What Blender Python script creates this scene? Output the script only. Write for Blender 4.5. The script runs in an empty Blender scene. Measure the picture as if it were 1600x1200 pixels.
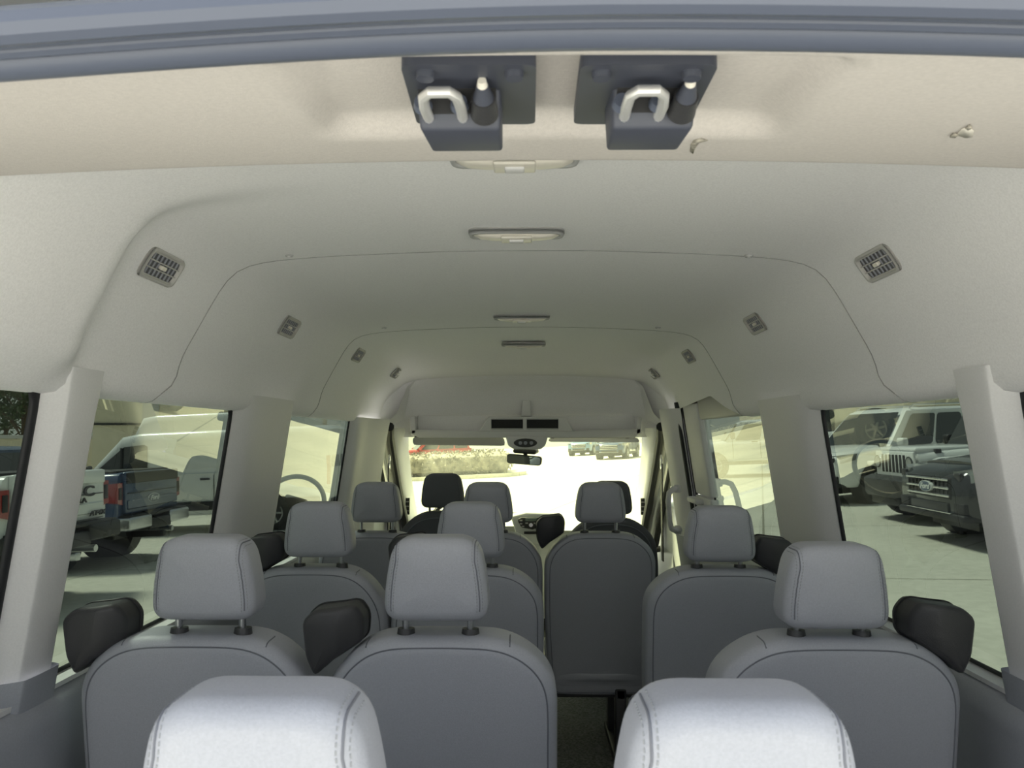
import bpy, bmesh, math, random
from mathutils import Vector, Matrix
from mathutils.bvhtree import BVHTree
random.seed(4)
S = bpy.context.scene
COL = S.collection
PI = math.pi
R = math.radians
CZ = 1.95                       # eye height
# ------------------------------------------------------------------ camera
cam_d = bpy.data.cameras.new('camera'); cam = bpy.data.objects.new('camera', cam_d); COL.objects.link(cam)
cam.location = (0, 0, CZ)
PITCH, YAW = math.atan(83 / 1200), math.atan(20 / 1200)
cam.rotation_euler = (PI / 2 + PITCH, 0, YAW)
cam_d.sensor_width = 36; cam_d.lens = 27; cam_d.clip_start = .02; cam_d.clip_end = 400
cam_d.dof.use_dof = True; cam_d.dof.focus_distance = 2.6; cam_d.dof.aperture_fstop = 14
S.camera = cam
MR = cam.rotation_euler.to_matrix()
def at(px, py, Y):
    "world point at forward distance Y that a measured pixel of the 1600x1200 photo shows"
    d = MR @ Vector(((px - 800) / 1200, (600 - py) / 1200, -1))
    return Vector((d.x, d.y, d.z)) * (Y / d.y) + Vector((0, 0, CZ))
# ------------------------------------------------------------------ light
S.view_settings.view_transform = 'Standard'; S.view_settings.look = 'None'
S.view_settings.gamma = 1; S.view_settings.use_curve_mapping = False
S.view_settings.exposure = 0.76
W = bpy.data.worlds.new('sky'); S.world = W; W.use_nodes = True
nt = W.node_tree; nt.nodes.clear()
wo = nt.nodes.new('ShaderNodeOutputWorld'); bg = nt.nodes.new('ShaderNodeBackground')
tc = nt.nodes.new('ShaderNodeTexCoord'); sx = nt.nodes.new('ShaderNodeSeparateXYZ')
rp = nt.nodes.new('ShaderNodeValToRGB'); nz = nt.nodes.new('ShaderNodeTexNoise'); mx = nt.nodes.new('ShaderNodeMix')
nt.links.new(tc.outputs['Generated'], sx.inputs[0]); nt.links.new(sx.outputs['Z'], rp.inputs[0])
e = rp.color_ramp.elements
e[0].position = 0.0; e[0].color = (.95, 1.0, .97, 1); e[1].position = .9; e[1].color = (.62, .76, 1.0, 1)
nz.inputs['Scale'].default_value = 2.2; nz.inputs['Detail'].default_value = 6
nt.links.new(tc.outputs['Generated'], nz.inputs['Vector'])
cr = nt.nodes.new('ShaderNodeValToRGB'); cr.color_ramp.elements[0].position = .45; cr.color_ramp.elements[1].position = .68
nt.links.new(nz.outputs['Fac'], cr.inputs[0])
mx.data_type = 'RGBA'; nt.links.new(cr.outputs[0], mx.inputs[0]); nt.links.new(rp.outputs[0], mx.inputs[6]); mx.inputs[7].default_value = (1, 1, 1, 1)
nt.links.new(mx.outputs[2], bg.inputs[0]); bg.inputs[1].default_value = .80
nt.links.new(bg.outputs[0], wo.inputs[0])
sun_d = bpy.data.lights.new('sun', 'SUN'); sun = bpy.data.objects.new('sun', sun_d); COL.objects.link(sun)
sun_d.energy = 7.2; sun_d.angle = R(14); sun_d.color = (1, .97, .92)
sun.rotation_euler = Vector((.45, -.22, -.86)).to_track_quat('-Z', 'Y').to_euler()      # high, ahead and to the left
# ------------------------------------------------------------------ materials
MATS = {}
def mat(name, col, rough=.6, metal=0, var=0, vscale=40, bump=0, bscale=300, coat=0, emit=None, detail=3):
    if name in MATS: return MATS[name]
    m = bpy.data.materials.new(name); m.use_nodes = True; MATS[name] = m
    n = m.node_tree.nodes; l = m.node_tree.links; b = n['Principled BSDF']
    b.inputs['Base Color'].default_value = (*col, 1); b.inputs['Roughness'].default_value = rough
    b.inputs['Metallic'].default_value = metal
    if coat: b.inputs['Coat Weight'].default_value = coat; b.inputs['Coat Roughness'].default_value = .05
    t = n.new('ShaderNodeTexCoord')
    if var:
        z = n.new('ShaderNodeTexNoise'); z.inputs['Scale'].default_value = vscale; z.inputs['Detail'].default_value = detail
        l.new(t.outputs['Object'], z.inputs['Vector'])
        q = n.new('ShaderNodeValToRGB'); q.color_ramp.elements[0].position = .3; q.color_ramp.elements[1].position = .7
        q.color_ramp.elements[0].color = (*[c * (1 - var) for c in col], 1); q.color_ramp.elements[1].color = (*[min(1, c * (1 + var)) for c in col], 1)
        l.new(z.outputs['Fac'], q.inputs[0]); l.new(q.outputs[0], b.inputs['Base Color'])
    if bump:
        z = n.new('ShaderNodeTexNoise'); z.inputs['Scale'].default_value = bscale; z.inputs['Detail'].default_value = 2
        l.new(t.outputs['Object'], z.inputs['Vector'])
        u = n.new('ShaderNodeBump'); u.inputs['Strength'].default_value = bump; u.inputs['Distance'].default_value = .002
        l.new(z.outputs['Fac'], u.inputs['Height']); l.new(u.outputs[0], b.inputs['Normal'])
    return m
def glass(name, tint, ior=1.5):
    m = bpy.data.materials.new(name); m.use_nodes = True; MATS[name] = m
    n = m.node_tree.nodes; l = m.node_tree.links; n.remove(n['Principled BSDF']); o = n['Material Output']
    t = n.new('ShaderNodeBsdfTransparent'); t.inputs[0].default_value = (*tint, 1)
    g = n.new('ShaderNodeBsdfGlossy'); g.inputs['Roughness'].default_value = 0.0; g.inputs[0].default_value = (1, 1, 1, 1)
    f = n.new('ShaderNodeFresnel'); f.inputs[0].default_value = ior
    x = n.new('ShaderNodeMixShader'); l.new(f.outputs[0], x.inputs[0]); l.new(t.outputs[0], x.inputs[1]); l.new(g.outputs[0], x.inputs[2]); l.new(x.outputs[0], o.inputs[0])
    return m
M_LINER = mat('headliner_cloth', (.93, .92, .925), .95, var=.05, vscale=260, bump=.25, bscale=700)
M_HEAD = mat('header_cloth', (.70, .655, .62), .95, var=.05, vscale=220, bump=.25, bscale=600)
M_PIL = mat('pillar_plastic', (.76, .755, .76), .55, var=.03, vscale=300, bump=.15, bscale=900)
M_PILD = mat('door_frame_plastic', (.46, .46, .46), .55, bump=.1)
M_LOW = mat('lower_trim_plastic', (.36, .375, .42), .5, var=.05, vscale=300, bump=.2, bscale=900)
M_SEAT = mat('seat_vinyl', (.40, .412, .46), .44, var=.05, vscale=350, bump=.22, bscale=650)
M_SEATF = mat('front_seat_cloth', (.12, .123, .14), .8, bump=.2)
M_SEAM = mat('seam_dark', (.17, .177, .205), .7)
M_STITCH = mat('stitch_thread', (.33, .34, .36), .8)
M_BLKP = mat('black_plastic', (.042, .042, .045), .38, bump=.3, bscale=900)
M_BOX = mat('dark_bracket_plastic', (.058, .064, .088), .5)
M_RUB = mat('black_rubber', (.012, .013, .016), .55)
M_SEAL = mat('door_seal_rubber', (.10, .115, .16), .38)
M_CHR = mat('chrome', (.85, .85, .85), .12, 1)
M_STEEL = mat('brushed_steel', (.62, .63, .65), .3, 1)
M_LENS = mat('lamp_lens', (.80, .76, .68), .3)
M_WHT = mat('white_paint', (.78, .80, .79), .3, coat=.6)
M_BLUE = mat('blue_paint', (.022, .055, .135), .3, coat=.8)
M_LBLUE = mat('light_blue_paint', (.16, .27, .42), .3, coat=.8)
M_BLKC = mat('black_paint', (.02, .022, .026), .25, coat=.8)
M_REDC = mat('red_paint', (.45, .06, .05), .3, coat=.6)
M_CGL = mat('car_glass', (.018, .022, .024), .06, coat=1)
M_TIRE = mat('tyre', (.018, .018, .018), .8)
M_RIM = mat('alloy_rim', (.35, .36, .37), .35, .8)
M_DKTR = mat('dark_exterior_trim', (.02, .02, .022), .5)
M_RED = mat('tail_lamp_red', (.32, .02, .02), .2, coat=1)
M_HL = mat('headlamp_clear', (.35, .37, .38), .12, .6, coat=1)
M_DASH = mat('dash_plastic', (.68, .70, .69), .5, bump=.1)
M_CREAM = mat('building_stucco', (.66, .60, .47), .9, var=.06, vscale=1.5)
M_FLR = mat('floor_vinyl', (.16, .165, .16), .75, var=.55, vscale=110, bump=.8, bscale=140)
M_VOID = mat('dark_recess', (.02, .02, .022), .8)
G_TINT = glass('privacy_glass', (.128, .152, .124), 1.62)
G_CREAM = glass('cream_glare_glass', (.82, .84, .50), 1.5)  # yellow tint puts the cream glare of the sunlit ground into the glass colour
# ------------------------------------------------------------------ mesh helpers
def link(name, me, m, parent=None, loc=None):
    o = bpy.data.objects.new(name, me); COL.objects.link(o)
    for mm in (m if isinstance(m, (list, tuple)) else [m]): me.materials.append(mm)
    if parent: o.parent = parent
    if loc: o.location = loc
    return o
def mk(name, vs, fs, m, parent=None, smooth=True, loc=None, sharp=None):
    me = bpy.data.meshes.new(name); me.from_pydata([tuple(v) for v in vs], [], fs); me.update()
    bm = bmesh.new(); bm.from_mesh(me); bmesh.ops.recalc_face_normals(bm, faces=bm.faces)
    if smooth:
        for f in bm.faces: f.smooth = True
        if sharp:
            for ed in bm.edges:
                if len(ed.link_faces) == 2 and ed.calc_face_angle(0) > R(sharp): ed.smooth = False
    bm.to_mesh(me); bm.free()
    return link(name, me, m, parent, loc)
def sheet(name, vs, fs, m, parent=None, smooth=True, flip_to=None):
    "open surface; normals turned towards the point flip_to"
    me = bpy.data.meshes.new(name); me.from_pydata([tuple(v) for v in vs], [], fs); me.update()
    if flip_to is not None:
        bm = bmesh.new(); bm.from_mesh(me)
        for f in bm.faces:
            if f.normal.dot(Vector(flip_to) - f.calc_center_median()) < 0: f.normal_flip()
        bm.to_mesh(me); bm.free()
    if smooth:
        for p in me.polygons: p.use_smooth = True
    return link(name, me, m, parent)
class MB:
    "collects shapes that make up ONE part"
    def __init__(s): s.v = []; s.f = []
    def add(s, vs, fs):
        k = len(s.v); s.v += [Vector(v) for v in vs]; s.f += [tuple(i + k for i in f) for f in fs]; return s
    def box(s, x0, x1, y0, y1, z0, z1):
        return s.add([(x0, y0, z0), (x1, y0, z0), (x1, y1, z0), (x0, y1, z0), (x0, y0, z1), (x1, y0, z1), (x1, y1, z1), (x0, y1, z1)],
                     [(0, 3, 2, 1), (4, 5, 6, 7), (0, 1, 5, 4), (1, 2, 6, 5), (2, 3, 7, 6), (3, 0, 4, 7)])
    def tube(s, pts, r, n=8, closed=False, flat=1):
        pts = [Vector(p) for p in pts]; N = len(pts); vs = []; fs = []
        up = None
        for i, p in enumerate(pts):
            a = pts[(i - 1) % N] if (closed or i > 0) else p; b = pts[(i + 1) % N] if (closed or i < N - 1) else p
            t = (b - a).normalized()
            if up is None: up = Vector((0, 0, 1)) if abs(t.z) < .8 else Vector((1, 0, 0))
            u = (up - t * up.dot(t)).normalized(); w = t.cross(u); up = u
            rr = r(i / max(1, N - 1)) if callable(r) else r
            for k in range(n):
                an = 2 * PI * k / n; vs.append(p + u * math.cos(an) * rr * flat + w * math.sin(an) * rr)
        for i in range(N if closed else N - 1):
            j = (i + 1) % N
            for k in range(n): q = (k + 1) % n; fs.append((i * n + k, i * n + q, j * n + q, j * n + k))
        if not closed: fs.append(tuple(range(n))[::-1]); fs.append(tuple((N - 1) * n + k for k in range(n)))
        return s.add(vs, fs)
    def cyl(s, a, b, r0, r1=None, n=16):
        r1 = r0 if r1 is None else r1
        return s.tube([a, b], lambda t: r0 + (r1 - r0) * t, n)
    def build(s, name, m, parent=None, smooth=True, bevel=0, seg=2, loc=None, sharp=35):
        if bevel:
            me = bpy.data.meshes.new(name); me.from_pydata([tuple(v) for v in s.v], [], s.f); me.update()
            bm = bmesh.new(); bm.from_mesh(me); bmesh.ops.recalc_face_normals(bm, faces=bm.faces)
            es = [ed for ed in bm.edges if len(ed.link_faces) == 2 and ed.calc_face_angle(0) > R(30)]
            bmesh.ops.bevel(bm, geom=es, offset=bevel, segments=seg, affect='EDGES', profile=.5, clamp_overlap=True)
            for f in bm.faces: f.smooth = True
            for ed in bm.edges:
                if len(ed.link_faces) == 2 and ed.calc_face_angle(0) > R(50): ed.smooth = False
            bm.to_mesh(me); bm.free(); return link(name, me, m, parent, loc)
        return mk(name, s.v, s.f, m, parent, smooth, loc, sharp)
def rpoly(pts, rad, seg=6):
    "2D polygon with rounded corners"
    out = []; n = len(pts)
    for i in range(n):
        p = Vector(pts[i]); a = Vector(pts[i - 1]); b = Vector(pts[(i + 1) % n]); r = rad[i] if isinstance(rad, (list, tuple)) else rad
        da = (a - p); db = (b - p); r = min(r, da.length * .49, db.length * .49)
        A = p + da.normalized() * r; B = p + db.normalized() * r
        for k in range(seg + 1):
            t = k / seg; out.append((A * (1 - t) ** 2 + p * 2 * t * (1 - t) + B * t * t))
    return out
def resamp(pts, step, closed=True):
    P = pts + ([pts[0]] if closed else []); L = [0]
    for a, b in zip(P, P[1:]): L.append(L[-1] + (b - a).length)
    n = max(8, int(L[-1] / step)); out = []; j = 0
    for k in range(n if closed else n + 1):
        d = L[-1] * k / n
        while j < len(L) - 2 and L[j + 1] < d: j += 1
        seg = L[j + 1] - L[j]; t = 0 if seg < 1e-9 else (d - L[j]) / seg; out.append(P[j].lerp(P[j + 1], min(1, t)))
    return out
def inset(pts, a):
    n = len(pts); area = sum(pts[i].x * pts[(i + 1) % n].y - pts[(i + 1) % n].x * pts[i].y for i in range(n)); sg = 1 if area > 0 else -1
    out = []
    for i in range(n):
        t = (pts[(i + 1) % n] - pts[i - 1]).normalized(); out.append(pts[i] + Vector((-t.y, t.x)) * a * sg)
    if a > .006:
        for _ in range(int(a / .002)): out = [out[i] * .5 + (out[i - 1] + out[(i + 1) % n]) * .25 for i in range(n)]
    return out
def pillow(outline, y0, y1, r, b0=0, b1=0, fs=5, warp=None):
    "rounded slab: outline in XZ, thickness along Y, edge radius r, bulged faces"
    n = len(outline); rings = []; c = sum(outline, Vector((0, 0))) / n; ins = inset(outline, r)
    sc = (.2, .45, .7, .88)
    for s_ in sc: rings.append(([c + (p - c) * s_ for p in ins], y0 - b0 * (1 - s_ ** 2.5)))
    for k in range(fs + 1):
        a = k / fs * PI / 2; rings.append((inset(outline, r * (1 - math.sin(a))), y0 + r * (1 - math.cos(a))))
    for k in range(fs, -1, -1):
        a = k / fs * PI / 2; rings.append((inset(outline, r * (1 - math.sin(a))), y1 - r * (1 - math.cos(a))))
    for s_ in sc[::-1]: rings.append(([c + (p - c) * s_ for p in ins], y1 + b1 * (1 - s_ ** 2.5)))
    vs = [Vector((p.x, y, p.y)) for rg, y in rings for p in rg]
    if warp: vs = [warp(v) for v in vs]
    f = [(i * n + k, i * n + (k + 1) % n, (i + 1) * n + (k + 1) % n, (i + 1) * n + k) for i in range(len(rings) - 1) for k in range(n)]
    f.append(tuple(range(n))[::-1]); f.append(tuple((len(rings) - 1) * n + k for k in range(n)))
    return vs, f
def root(name, loc, rz=0, rot=None):
    o = bpy.data.objects.new(name, None); COL.objects.link(o); o.location = loc; o.rotation_euler = rot or (0, 0, rz); o.empty_display_size = .05; return o
def tag(o, label, cat, group=None, kind=None):
    o['label'] = label; o['category'] = cat
    if group: o['group'] = group
    if kind: o['kind'] = kind
    return o
def struct(o, label=None):
    o['kind'] = 'structure'
    if label: o['label'] = label
    return o
def kids(o): return [c for c in COL.objects if c.parent == o]
def copy_tree(o, parent=None):
    c = o.copy(); COL.objects.link(c); c.parent = parent
    for ch in kids(o): copy_tree(ch, c)
    return c
def text(name, s, size, m, parent, matrix, depth=.004, font_shear=0, sx=1, sp=1):
    cu = bpy.data.curves.new(name, 'FONT'); cu.body = s; cu.size = size; cu.extrude = depth; cu.align_x = 'CENTER'; cu.align_y = 'CENTER'; cu.shear = font_shear
    cu.resolution_u = 3; cu.space_character = sp; cu.offset = size * .02
    t = bpy.data.objects.new(name, cu); COL.objects.link(t); dg = bpy.context.evaluated_depsgraph_get()
    me = bpy.data.meshes.new_from_object(t.evaluated_get(dg)); bpy.data.objects.remove(t)
    me.transform(matrix @ Matrix.Diagonal((sx, 1, 1, 1)))
    me.materials.clear()
    return link(name, me, m, parent)
# ------------------------------------------------------------------ van shell
def xg(z):                      # glass plane, z relative to the eye
    return .895 - .14 * z
ZF = -1.30                      # van floor
PROF = [(.890, .0795), (.868, .080), (.850, .090), (.843, .112), (.838, .15), (.825, .195), (.79, .262), (.750, .335), (.722, .378), (.685, .408), (.62, .425), (.50, .436), (.35, .443), (.17, .449), (0, .450)]
def prof(zb, side, n=34):
    P = [Vector(p) for p in PROF]
    if zb > PROF[0][1]:
        while P[1].y < zb: P.pop(0)
        t = (zb - P[0].y) / (P[1].y - P[0].y); P[0] = P[0].lerp(P[1], t)
    Q = []
    for i in range(len(P) - 1):                       # smooth (Catmull-Rom)
        a = P[max(0, i - 1)]; b = P[i]; c = P[i + 1]; d = P[min(len(P) - 1, i + 2)]
        for k in range(6):
            t = k / 6; Q.append(.5 * ((2 * b) + (c - a) * t + (2 * a - 5 * b + 4 * c - d) * t * t + (3 * b - a - 3 * c + d) * t ** 3))
    Q.append(P[-1]); L = [0]
    for a, b in zip(Q, Q[1:]): L.append(L[-1] + (b - a).length)
    out = []; j = 0
    for k in range(n + 1):
        d = L[-1] * (k / n) ** 1.25
        while j < len(L) - 2 and L[j + 1] < d: j += 1
        out.append(Q[j].lerp(Q[j + 1], (d - L[j]) / (L[j + 1] - L[j])))
    return [Vector((side * p.x, p.y)) for p in out]
def sstep(a, b, x):
    t = max(0, min(1, (x - a) / (b - a))); return t * t * (3 - 2 * t)
def zbot(Y, side):
    if side > 0 and 3.10 < Y < 4.30:
        return .0795 + .105 * min(1, (Y - 3.10) / .34) - .035 * max(0, Y - 3.44) / .8
    return .0795
def roof_drop(Y): return -.085 * sstep(3.9, 4.6, Y)
def panel(name, Y0, Y1, ny, parent):
    "one moulded headliner panel; its cross seams curve back at the window line"
    n = 34; ring = []
    ys = [k / ny for k in range(ny + 1)]
    off = [0] * (ny + 1)
    dy = [-.0, -.0, .0] + [0] * (ny + 1) + [0, 0, 0]
    vs = []; W_ = 2 * n + 1
    for u, o_ in zip(ys, off):
        Yc = Y0 + (Y1 - Y0) * u
        L = prof(zbot(Yc, -1), -1); Rr = prof(zbot(Yc, 1), 1)
        pts = L + Rr[::-1][1:]
        for i, p in enumerate(pts):
            hz = abs(p.y - .085); curl = .075 * (1 - sstep(0, .075, hz)) ** 2
            top = sstep(.40, .45, p.y)
            def edge(Ye): return Ye - curl - .0 * top
            a = edge(Y0) if Y0 > 1.2 else Y0; b = edge(Y1) if Y1 < 4.4 else Y1
            e_ = .0008
            y = (a + e_) + (b - a - 2 * e_) * u
            t = (pts[min(i + 1, len(pts) - 1)] - pts[max(i - 1, 0)]).normalized(); nn = Vector((-t.y, t.x))   # inward/down is -nn for left->right
            if nn.y > 0: nn = -nn
            q = p - nn * o_ * 1.0 + Vector((0, 0))
            if p.x < 0 and y < 1.5:                                    # swollen rear left corner cover
                k = (1 - sstep(1.285 - .12 * (p.y - .4), 1.40 - .12 * (p.y - .4), y)) * sstep(.092, .165, p.y) * (1 - sstep(.40, .449, p.y) )
                q = q + nn * .055 * k
            k2 = sstep(.0, .3, abs(p.x))
            vs.append(Vector((q.x, y, q.y + roof_drop(y) * (sstep(.2, .45, p.y)) + CZ)))
    fs = [(i * W_ + k, i * W_ + k + 1, (i + 1) * W_ + k + 1, (i + 1) * W_ + k) for i in range(len(ys) - 1) for k in range(W_ - 1)]
    o = sheet(name, vs, fs, M_LINER, parent, flip_to=(0, (Y0 + Y1) / 2, CZ - .3))
    if Y0 > 1.2:
        sm = MB().tube([v + Vector((0, -.0008, .0005)) for v in vs[:W_]], .0019, 5).build('panel_seam', M_SEAM2, o)
    return o
M_SEAM2 = mat('seam_grey', (.36, .355, .35), .9)
ceil = root('ceiling', (0, 0, 0)); struct(ceil)
panel('headliner_panel', .93, 1.83, 34, ceil)
panel('headliner_panel', 1.83, 3.12, 24, ceil)
panel('headliner_panel', 3.12, 4.62, 34, ceil)
MB().box(-.95, .95, .50, 5.0, CZ + .49, CZ + .53).build('roof_skin', M_WHT, ceil)
m_ = MB()
for s_ in (-1, 1): m_.add([(s_ * .93, .5, CZ + .1), (s_ * .93, 5.0, CZ + .1), (s_ * .95, 5.0, CZ + .5), (s_ * .95, .5, CZ + .5)], [(0, 1, 2, 3)])
m_.build('roof_side_skin', M_WHT, ceil, smooth=False)
# rear header with its moulded hollow
def header():
    o = root('trim_1', (0, 0, 0)); struct(o)
    NX, NY = 120, 60; vs = []
    for j in range(NY + 1):
        v = j / NY
        for i in range(NX + 1):
            x = -.98 + 1.96 * i / NX
            y = .535 + (.965 - .535) * min(v, .8) / .8 - .022 * (x / .7) ** 2 * sstep(0, .8, v)
            z = .285 + .070 * (min(v, .8) / .8) ** .9 - .03 * (x / .75) ** 2
            if v > .8:
                w = (v - .8) / .2; z += .004 * math.sin(w * PI / 2) + .13 * w ** 2; y += .02 * math.sin(w * PI / 2)
            if v < .8:
                w = sstep(.7, .8, v); z -= 0
            # hollow: trapezoid with soft walls
            vv = v / .8; hw = .225 + .035 * vv; cx = .028
            m = sstep(0, .022, hw - abs(x - cx)) * sstep(.085, .14, vv) * (1 - sstep(.60, .74, vv))
            z += .020 * m
            vs.append((x, y, z + CZ))
    fs = [(j * (NX + 1) + i, j * (NX + 1) + i + 1, (j + 1) * (NX + 1) + i + 1, (j + 1) * (NX + 1) + i) for j in range(NY) for i in range(NX)]
    h = sheet('header_panel', vs, fs, M_HEAD, o, flip_to=(0, .5, 0)); 
    return o
header()
# marks on the header: a torn spot and a grey scuff
def header_z(x, y): return .285 + .070 * (max(0, (y - .535) / .43)) ** .9 - .03 * (x / .75) ** 2
def at_header(px, py):
    d = MR @ Vector(((px - 800) / 1200, (600 - py) / 1200, -1)); y = .7
    for _ in range(30): y = header_z(d.x / d.y * y, y) / (d.z / d.y)
    return Vector((d.x / d.y * y, y, header_z(d.x / d.y * y, y) + CZ))
M_TEAR = mat('torn_lining_foam', (.80, .76, .68), .9); M_SCUFF = mat('scuffed_cloth', (.42, .39, .33), .9, var=.4, vscale=200)
def patch(name, pts, m, dz=-.0008):
    P = [at_header(*p) + Vector((0, 0, dz)) for p in pts]; Q = [p + Vector((0, 0, .0012)) for p in P]; n = len(P)
    return mk(name, P + Q, [tuple(range(n)), tuple(range(n, 2 * n))] + [(i, (i + 1) % n, n + (i + 1) % n, n + i) for i in range(n)], m)
t_ = patch('headliner_tear', [(1494, 210), (1503, 201), (1514, 198), (1522, 204), (1520, 213), (1508, 215)], M_TEAR); tag(t_, 'small pale torn spot in the cream rear header lining, top right', 'tear')
for P_ in ([(1484, 213), (1490, 207), (1498, 209), (1492, 214)], [(1508, 199), (1516, 194), (1519, 199), (1512, 202)]):
    q_ = patch('tear_flap', P_, M_SCUFF, -.0014); q_.parent = t_
t_ = patch('headliner_scuff', [(1078, 236), (1079, 226), (1084, 219), (1096, 216), (1106, 219), (1092, 223), (1086, 231), (1083, 240)], M_SCUFF); tag(t_, 'faint grey scuff on the cream header beside the right latch bracket', 'stain')
# black rear door seal and painted frame
sl = root('trim_2', (0, 0, 0)); struct(sl)
def arc_line(py_c, Y, dz=0, sag=.02):
    c = at(820, py_c, Y); out = []
    for k in range(41):
        x = -1.0 + 2.0 * k / 40; out.append((x, Y, c.z - sag * (x / .55) ** 2 - .012 * (1 - sstep(-.5, .1, x)) + dz))
    return out
MB().tube(arc_line(46, .522), .0165, 12, flat=.8).build('seal_bulb', M_SEAL, sl)
MB().tube(arc_line(27, .500), .0075, 10).build('seal_lip', M_SEAL, sl)
MB().tube(arc_line(12, .488), .0070, 10).build('seal_lip', M_SEAL, sl)
MB().tube(arc_line(-6, .470), .012, 10).build('seal_lip', M_SEAL, sl)
MB().box(-1.0, 1.0, .44, .56, CZ + .302, CZ + .50).build('frame_rail', M_WHT, sl, bevel=.01)
# floor of the van
fl = root('floor', (0, 0, 0)); struct(fl)
NXf, NYf = 96, 2; vs = []
for i in range(NXf + 1):
    x = -.93 + 1.86 * i / NXf
    for y in (.5, 5.9): vs.append((x, y, CZ + ZF + (.001 if i % 2 else 0)))
sheet('floor_mat', vs, [(2 * i, 2 * i + 1, 2 * i + 3, 2 * i + 2) for i in range(NXf)], M_FLR, fl, smooth=False, flip_to=(0, 2, 5))
MB().box(-.96, .96, .5, 6.2, CZ + ZF - .10, CZ + ZF - .01).build('floor_pan', M_DKTR, fl)
# side walls: lower trim, sill, pillars, windows
WIN = {1: (.74, 1.375, 2), 2: (1.50, 2.30, 1), 3: (2.72, 3.84, 1)}
def side_pt(s, z, Y, dx=0): return Vector((s * (xg(z) - dx), Y, CZ + z))
ZT, ZS = .12, -.485
def wall(s):
    w = root('wall_left' if s < 0 else 'wall_right', (0, 0, 0)); struct(w)
    # lower trim, swelling inward beneath the sill
    vs = []; ys = [.5 + 3.9 * k / 60 for k in range(61)]
    zs = [(ZS + .0, .006), (ZS - .004, .035), (ZS - .02, .052), (ZS - .06, .062), (-.75, .085), (-1.0, .10), (ZF, .10)]
    for y in ys:
        b = .022 * math.exp(-((y - 1.44) / .13) ** 2)
        for z, dx in zs: vs.append(side_pt(s, z, y, dx + b * (0 if z > ZS - .01 else 1)))
    n = len(zs); sheet('lower_trim', vs, [(i * n + k, i * n + k + 1, (i + 1) * n + k + 1, (i + 1) * n + k) for i in range(60) for k in range(n - 1)], M_LOW, w, flip_to=(0, 2.4, CZ - .4))
    MB().add([side_pt(s, z, y, -.02) for y in (.5, 4.5) for z in (ZS, -.9, ZF - .1)], [(0, 1, 4, 3), (1, 2, 5, 4)]).build('body_skin', M_WHT, w, smooth=False)
    sl_ = MB()
    sl_.add([side_pt(s, ZS + .004, y, dx) for y in (.7, 4.35) for dx in (-.01, .045)] + [side_pt(s, ZS - .006, y, dx) for y in (.7, 4.35) for dx in (-.01, .045)],
            [(0, 1, 3, 2), (4, 5, 7, 6), (1, 3, 7, 5), (0, 2, 6, 4), (0, 1, 5, 4), (2, 3, 7, 6)]).build('sill_ledge', M_PIL, w, smooth=False)
    MB().add([side_pt(s, z, y, -.012) for y in (.5, 4.9) for z in (.098, .40)], [(0, 1, 3, 2)]).build('roof_rail', M_RUB, w, smooth=False)
    return w
WL, WR = wall(-1), wall(1)
def pillar(idx, s, plan, z0, z1, m=M_PIL, low=None, lowplan=None):
    t = root('trim_%d' % idx, (0, 0, 0)); struct(t)
    P = [Vector((a, b)) for a, b in plan]; P2 = []
    for i in range(len(P) - 1):
        a = P[max(0, i - 1)]; b = P[i]; c = P[i + 1]; d = P[min(len(P) - 1, i + 2)]
        for k in range(5):
            u = k / 5; P2.append(.5 * ((2 * b) + (c - a) * u + (2 * a - 5 * b + 4 * c - d) * u * u + (3 * b - a - 3 * c + d) * u ** 3))
    P2.append(P[-1])
    def body(za, zb, mm, name, grow=0, tilt=0):
        vs = []; NZ = 14; n = len(P2)
        for j in range(NZ + 1):
            z = za + (zb - za) * j / NZ
            fl_ = .035 * sstep(.03, .11, z)                            # flares where it meets the headliner
            c = sum(p.y for p in P2) / n
            for p in P2:
                yy = c + (p.y - c) * (1 + grow + fl_ * 3)
                zz = z + (tilt * (p.y - c) * (1 if j == NZ else 0))
                vs.append(side_pt(s, zz, yy, p.x * .92 + grow * .12))
        return sheet(name, vs, [(j * n + k, j * n + k + 1, (j + 1) * n + k + 1, (j + 1) * n + k) for j in range(NZ) for k in range(n - 1)], mm, t, flip_to=(0, c, CZ))
    body(z0, z1, m, 'pillar_cover')
    if low is not None: body(ZF, z0 + .012, low, 'pillar_base', .10)
    return t
Z1 = .13
for s, k0 in ((-1, 3), (1, 8)):
    pillar(k0, s, [(-.03, .50), (.05, .52), (.07, .6), (.05, .70), (-.01, .76)], -.45, Z1, low=M_LOW)
    pillar(k0 + 1, s, [(.0, 1.378), (.018, 1.388), (.040, 1.402), (.047, 1.412), (.049, 1.45), (.048, 1.485), (.044, 1.503), (.02, 1.512), (-.012, 1.515)], -.45, Z1, low=M_LOW)
    pillar(k0 + 2, s, [(.0, 2.302), (.012, 2.306), (.038, 2.36), (.048, 2.43), (.05, 2.58), (.05, 2.595)], -.47, Z1, low=M_LOW)
    pillar(k0 + 3, s, [(.046, 2.590), (.049, 2.598), (.052, 2.68), (.05, 2.745), (.03, 2.76), (-.012, 2.765)], -.47, Z1, low=M_LOW)
pillar(7, -1, [(.0, 3.85), (.012, 3.855), (.055, 3.90), (.07, 4.05), (.105, 4.20), (.12, 4.34), (.10, 4.42), (-.01, 4.46)], -.55, .10, low=M_LOW)
pillar(12, 1, [(.04, 4.16), (.06, 4.18), (.105, 4.24), (.12, 4.34), (.10, 4.42), (-.01, 4.46)], -.55, .155, low=M_LOW)
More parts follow.
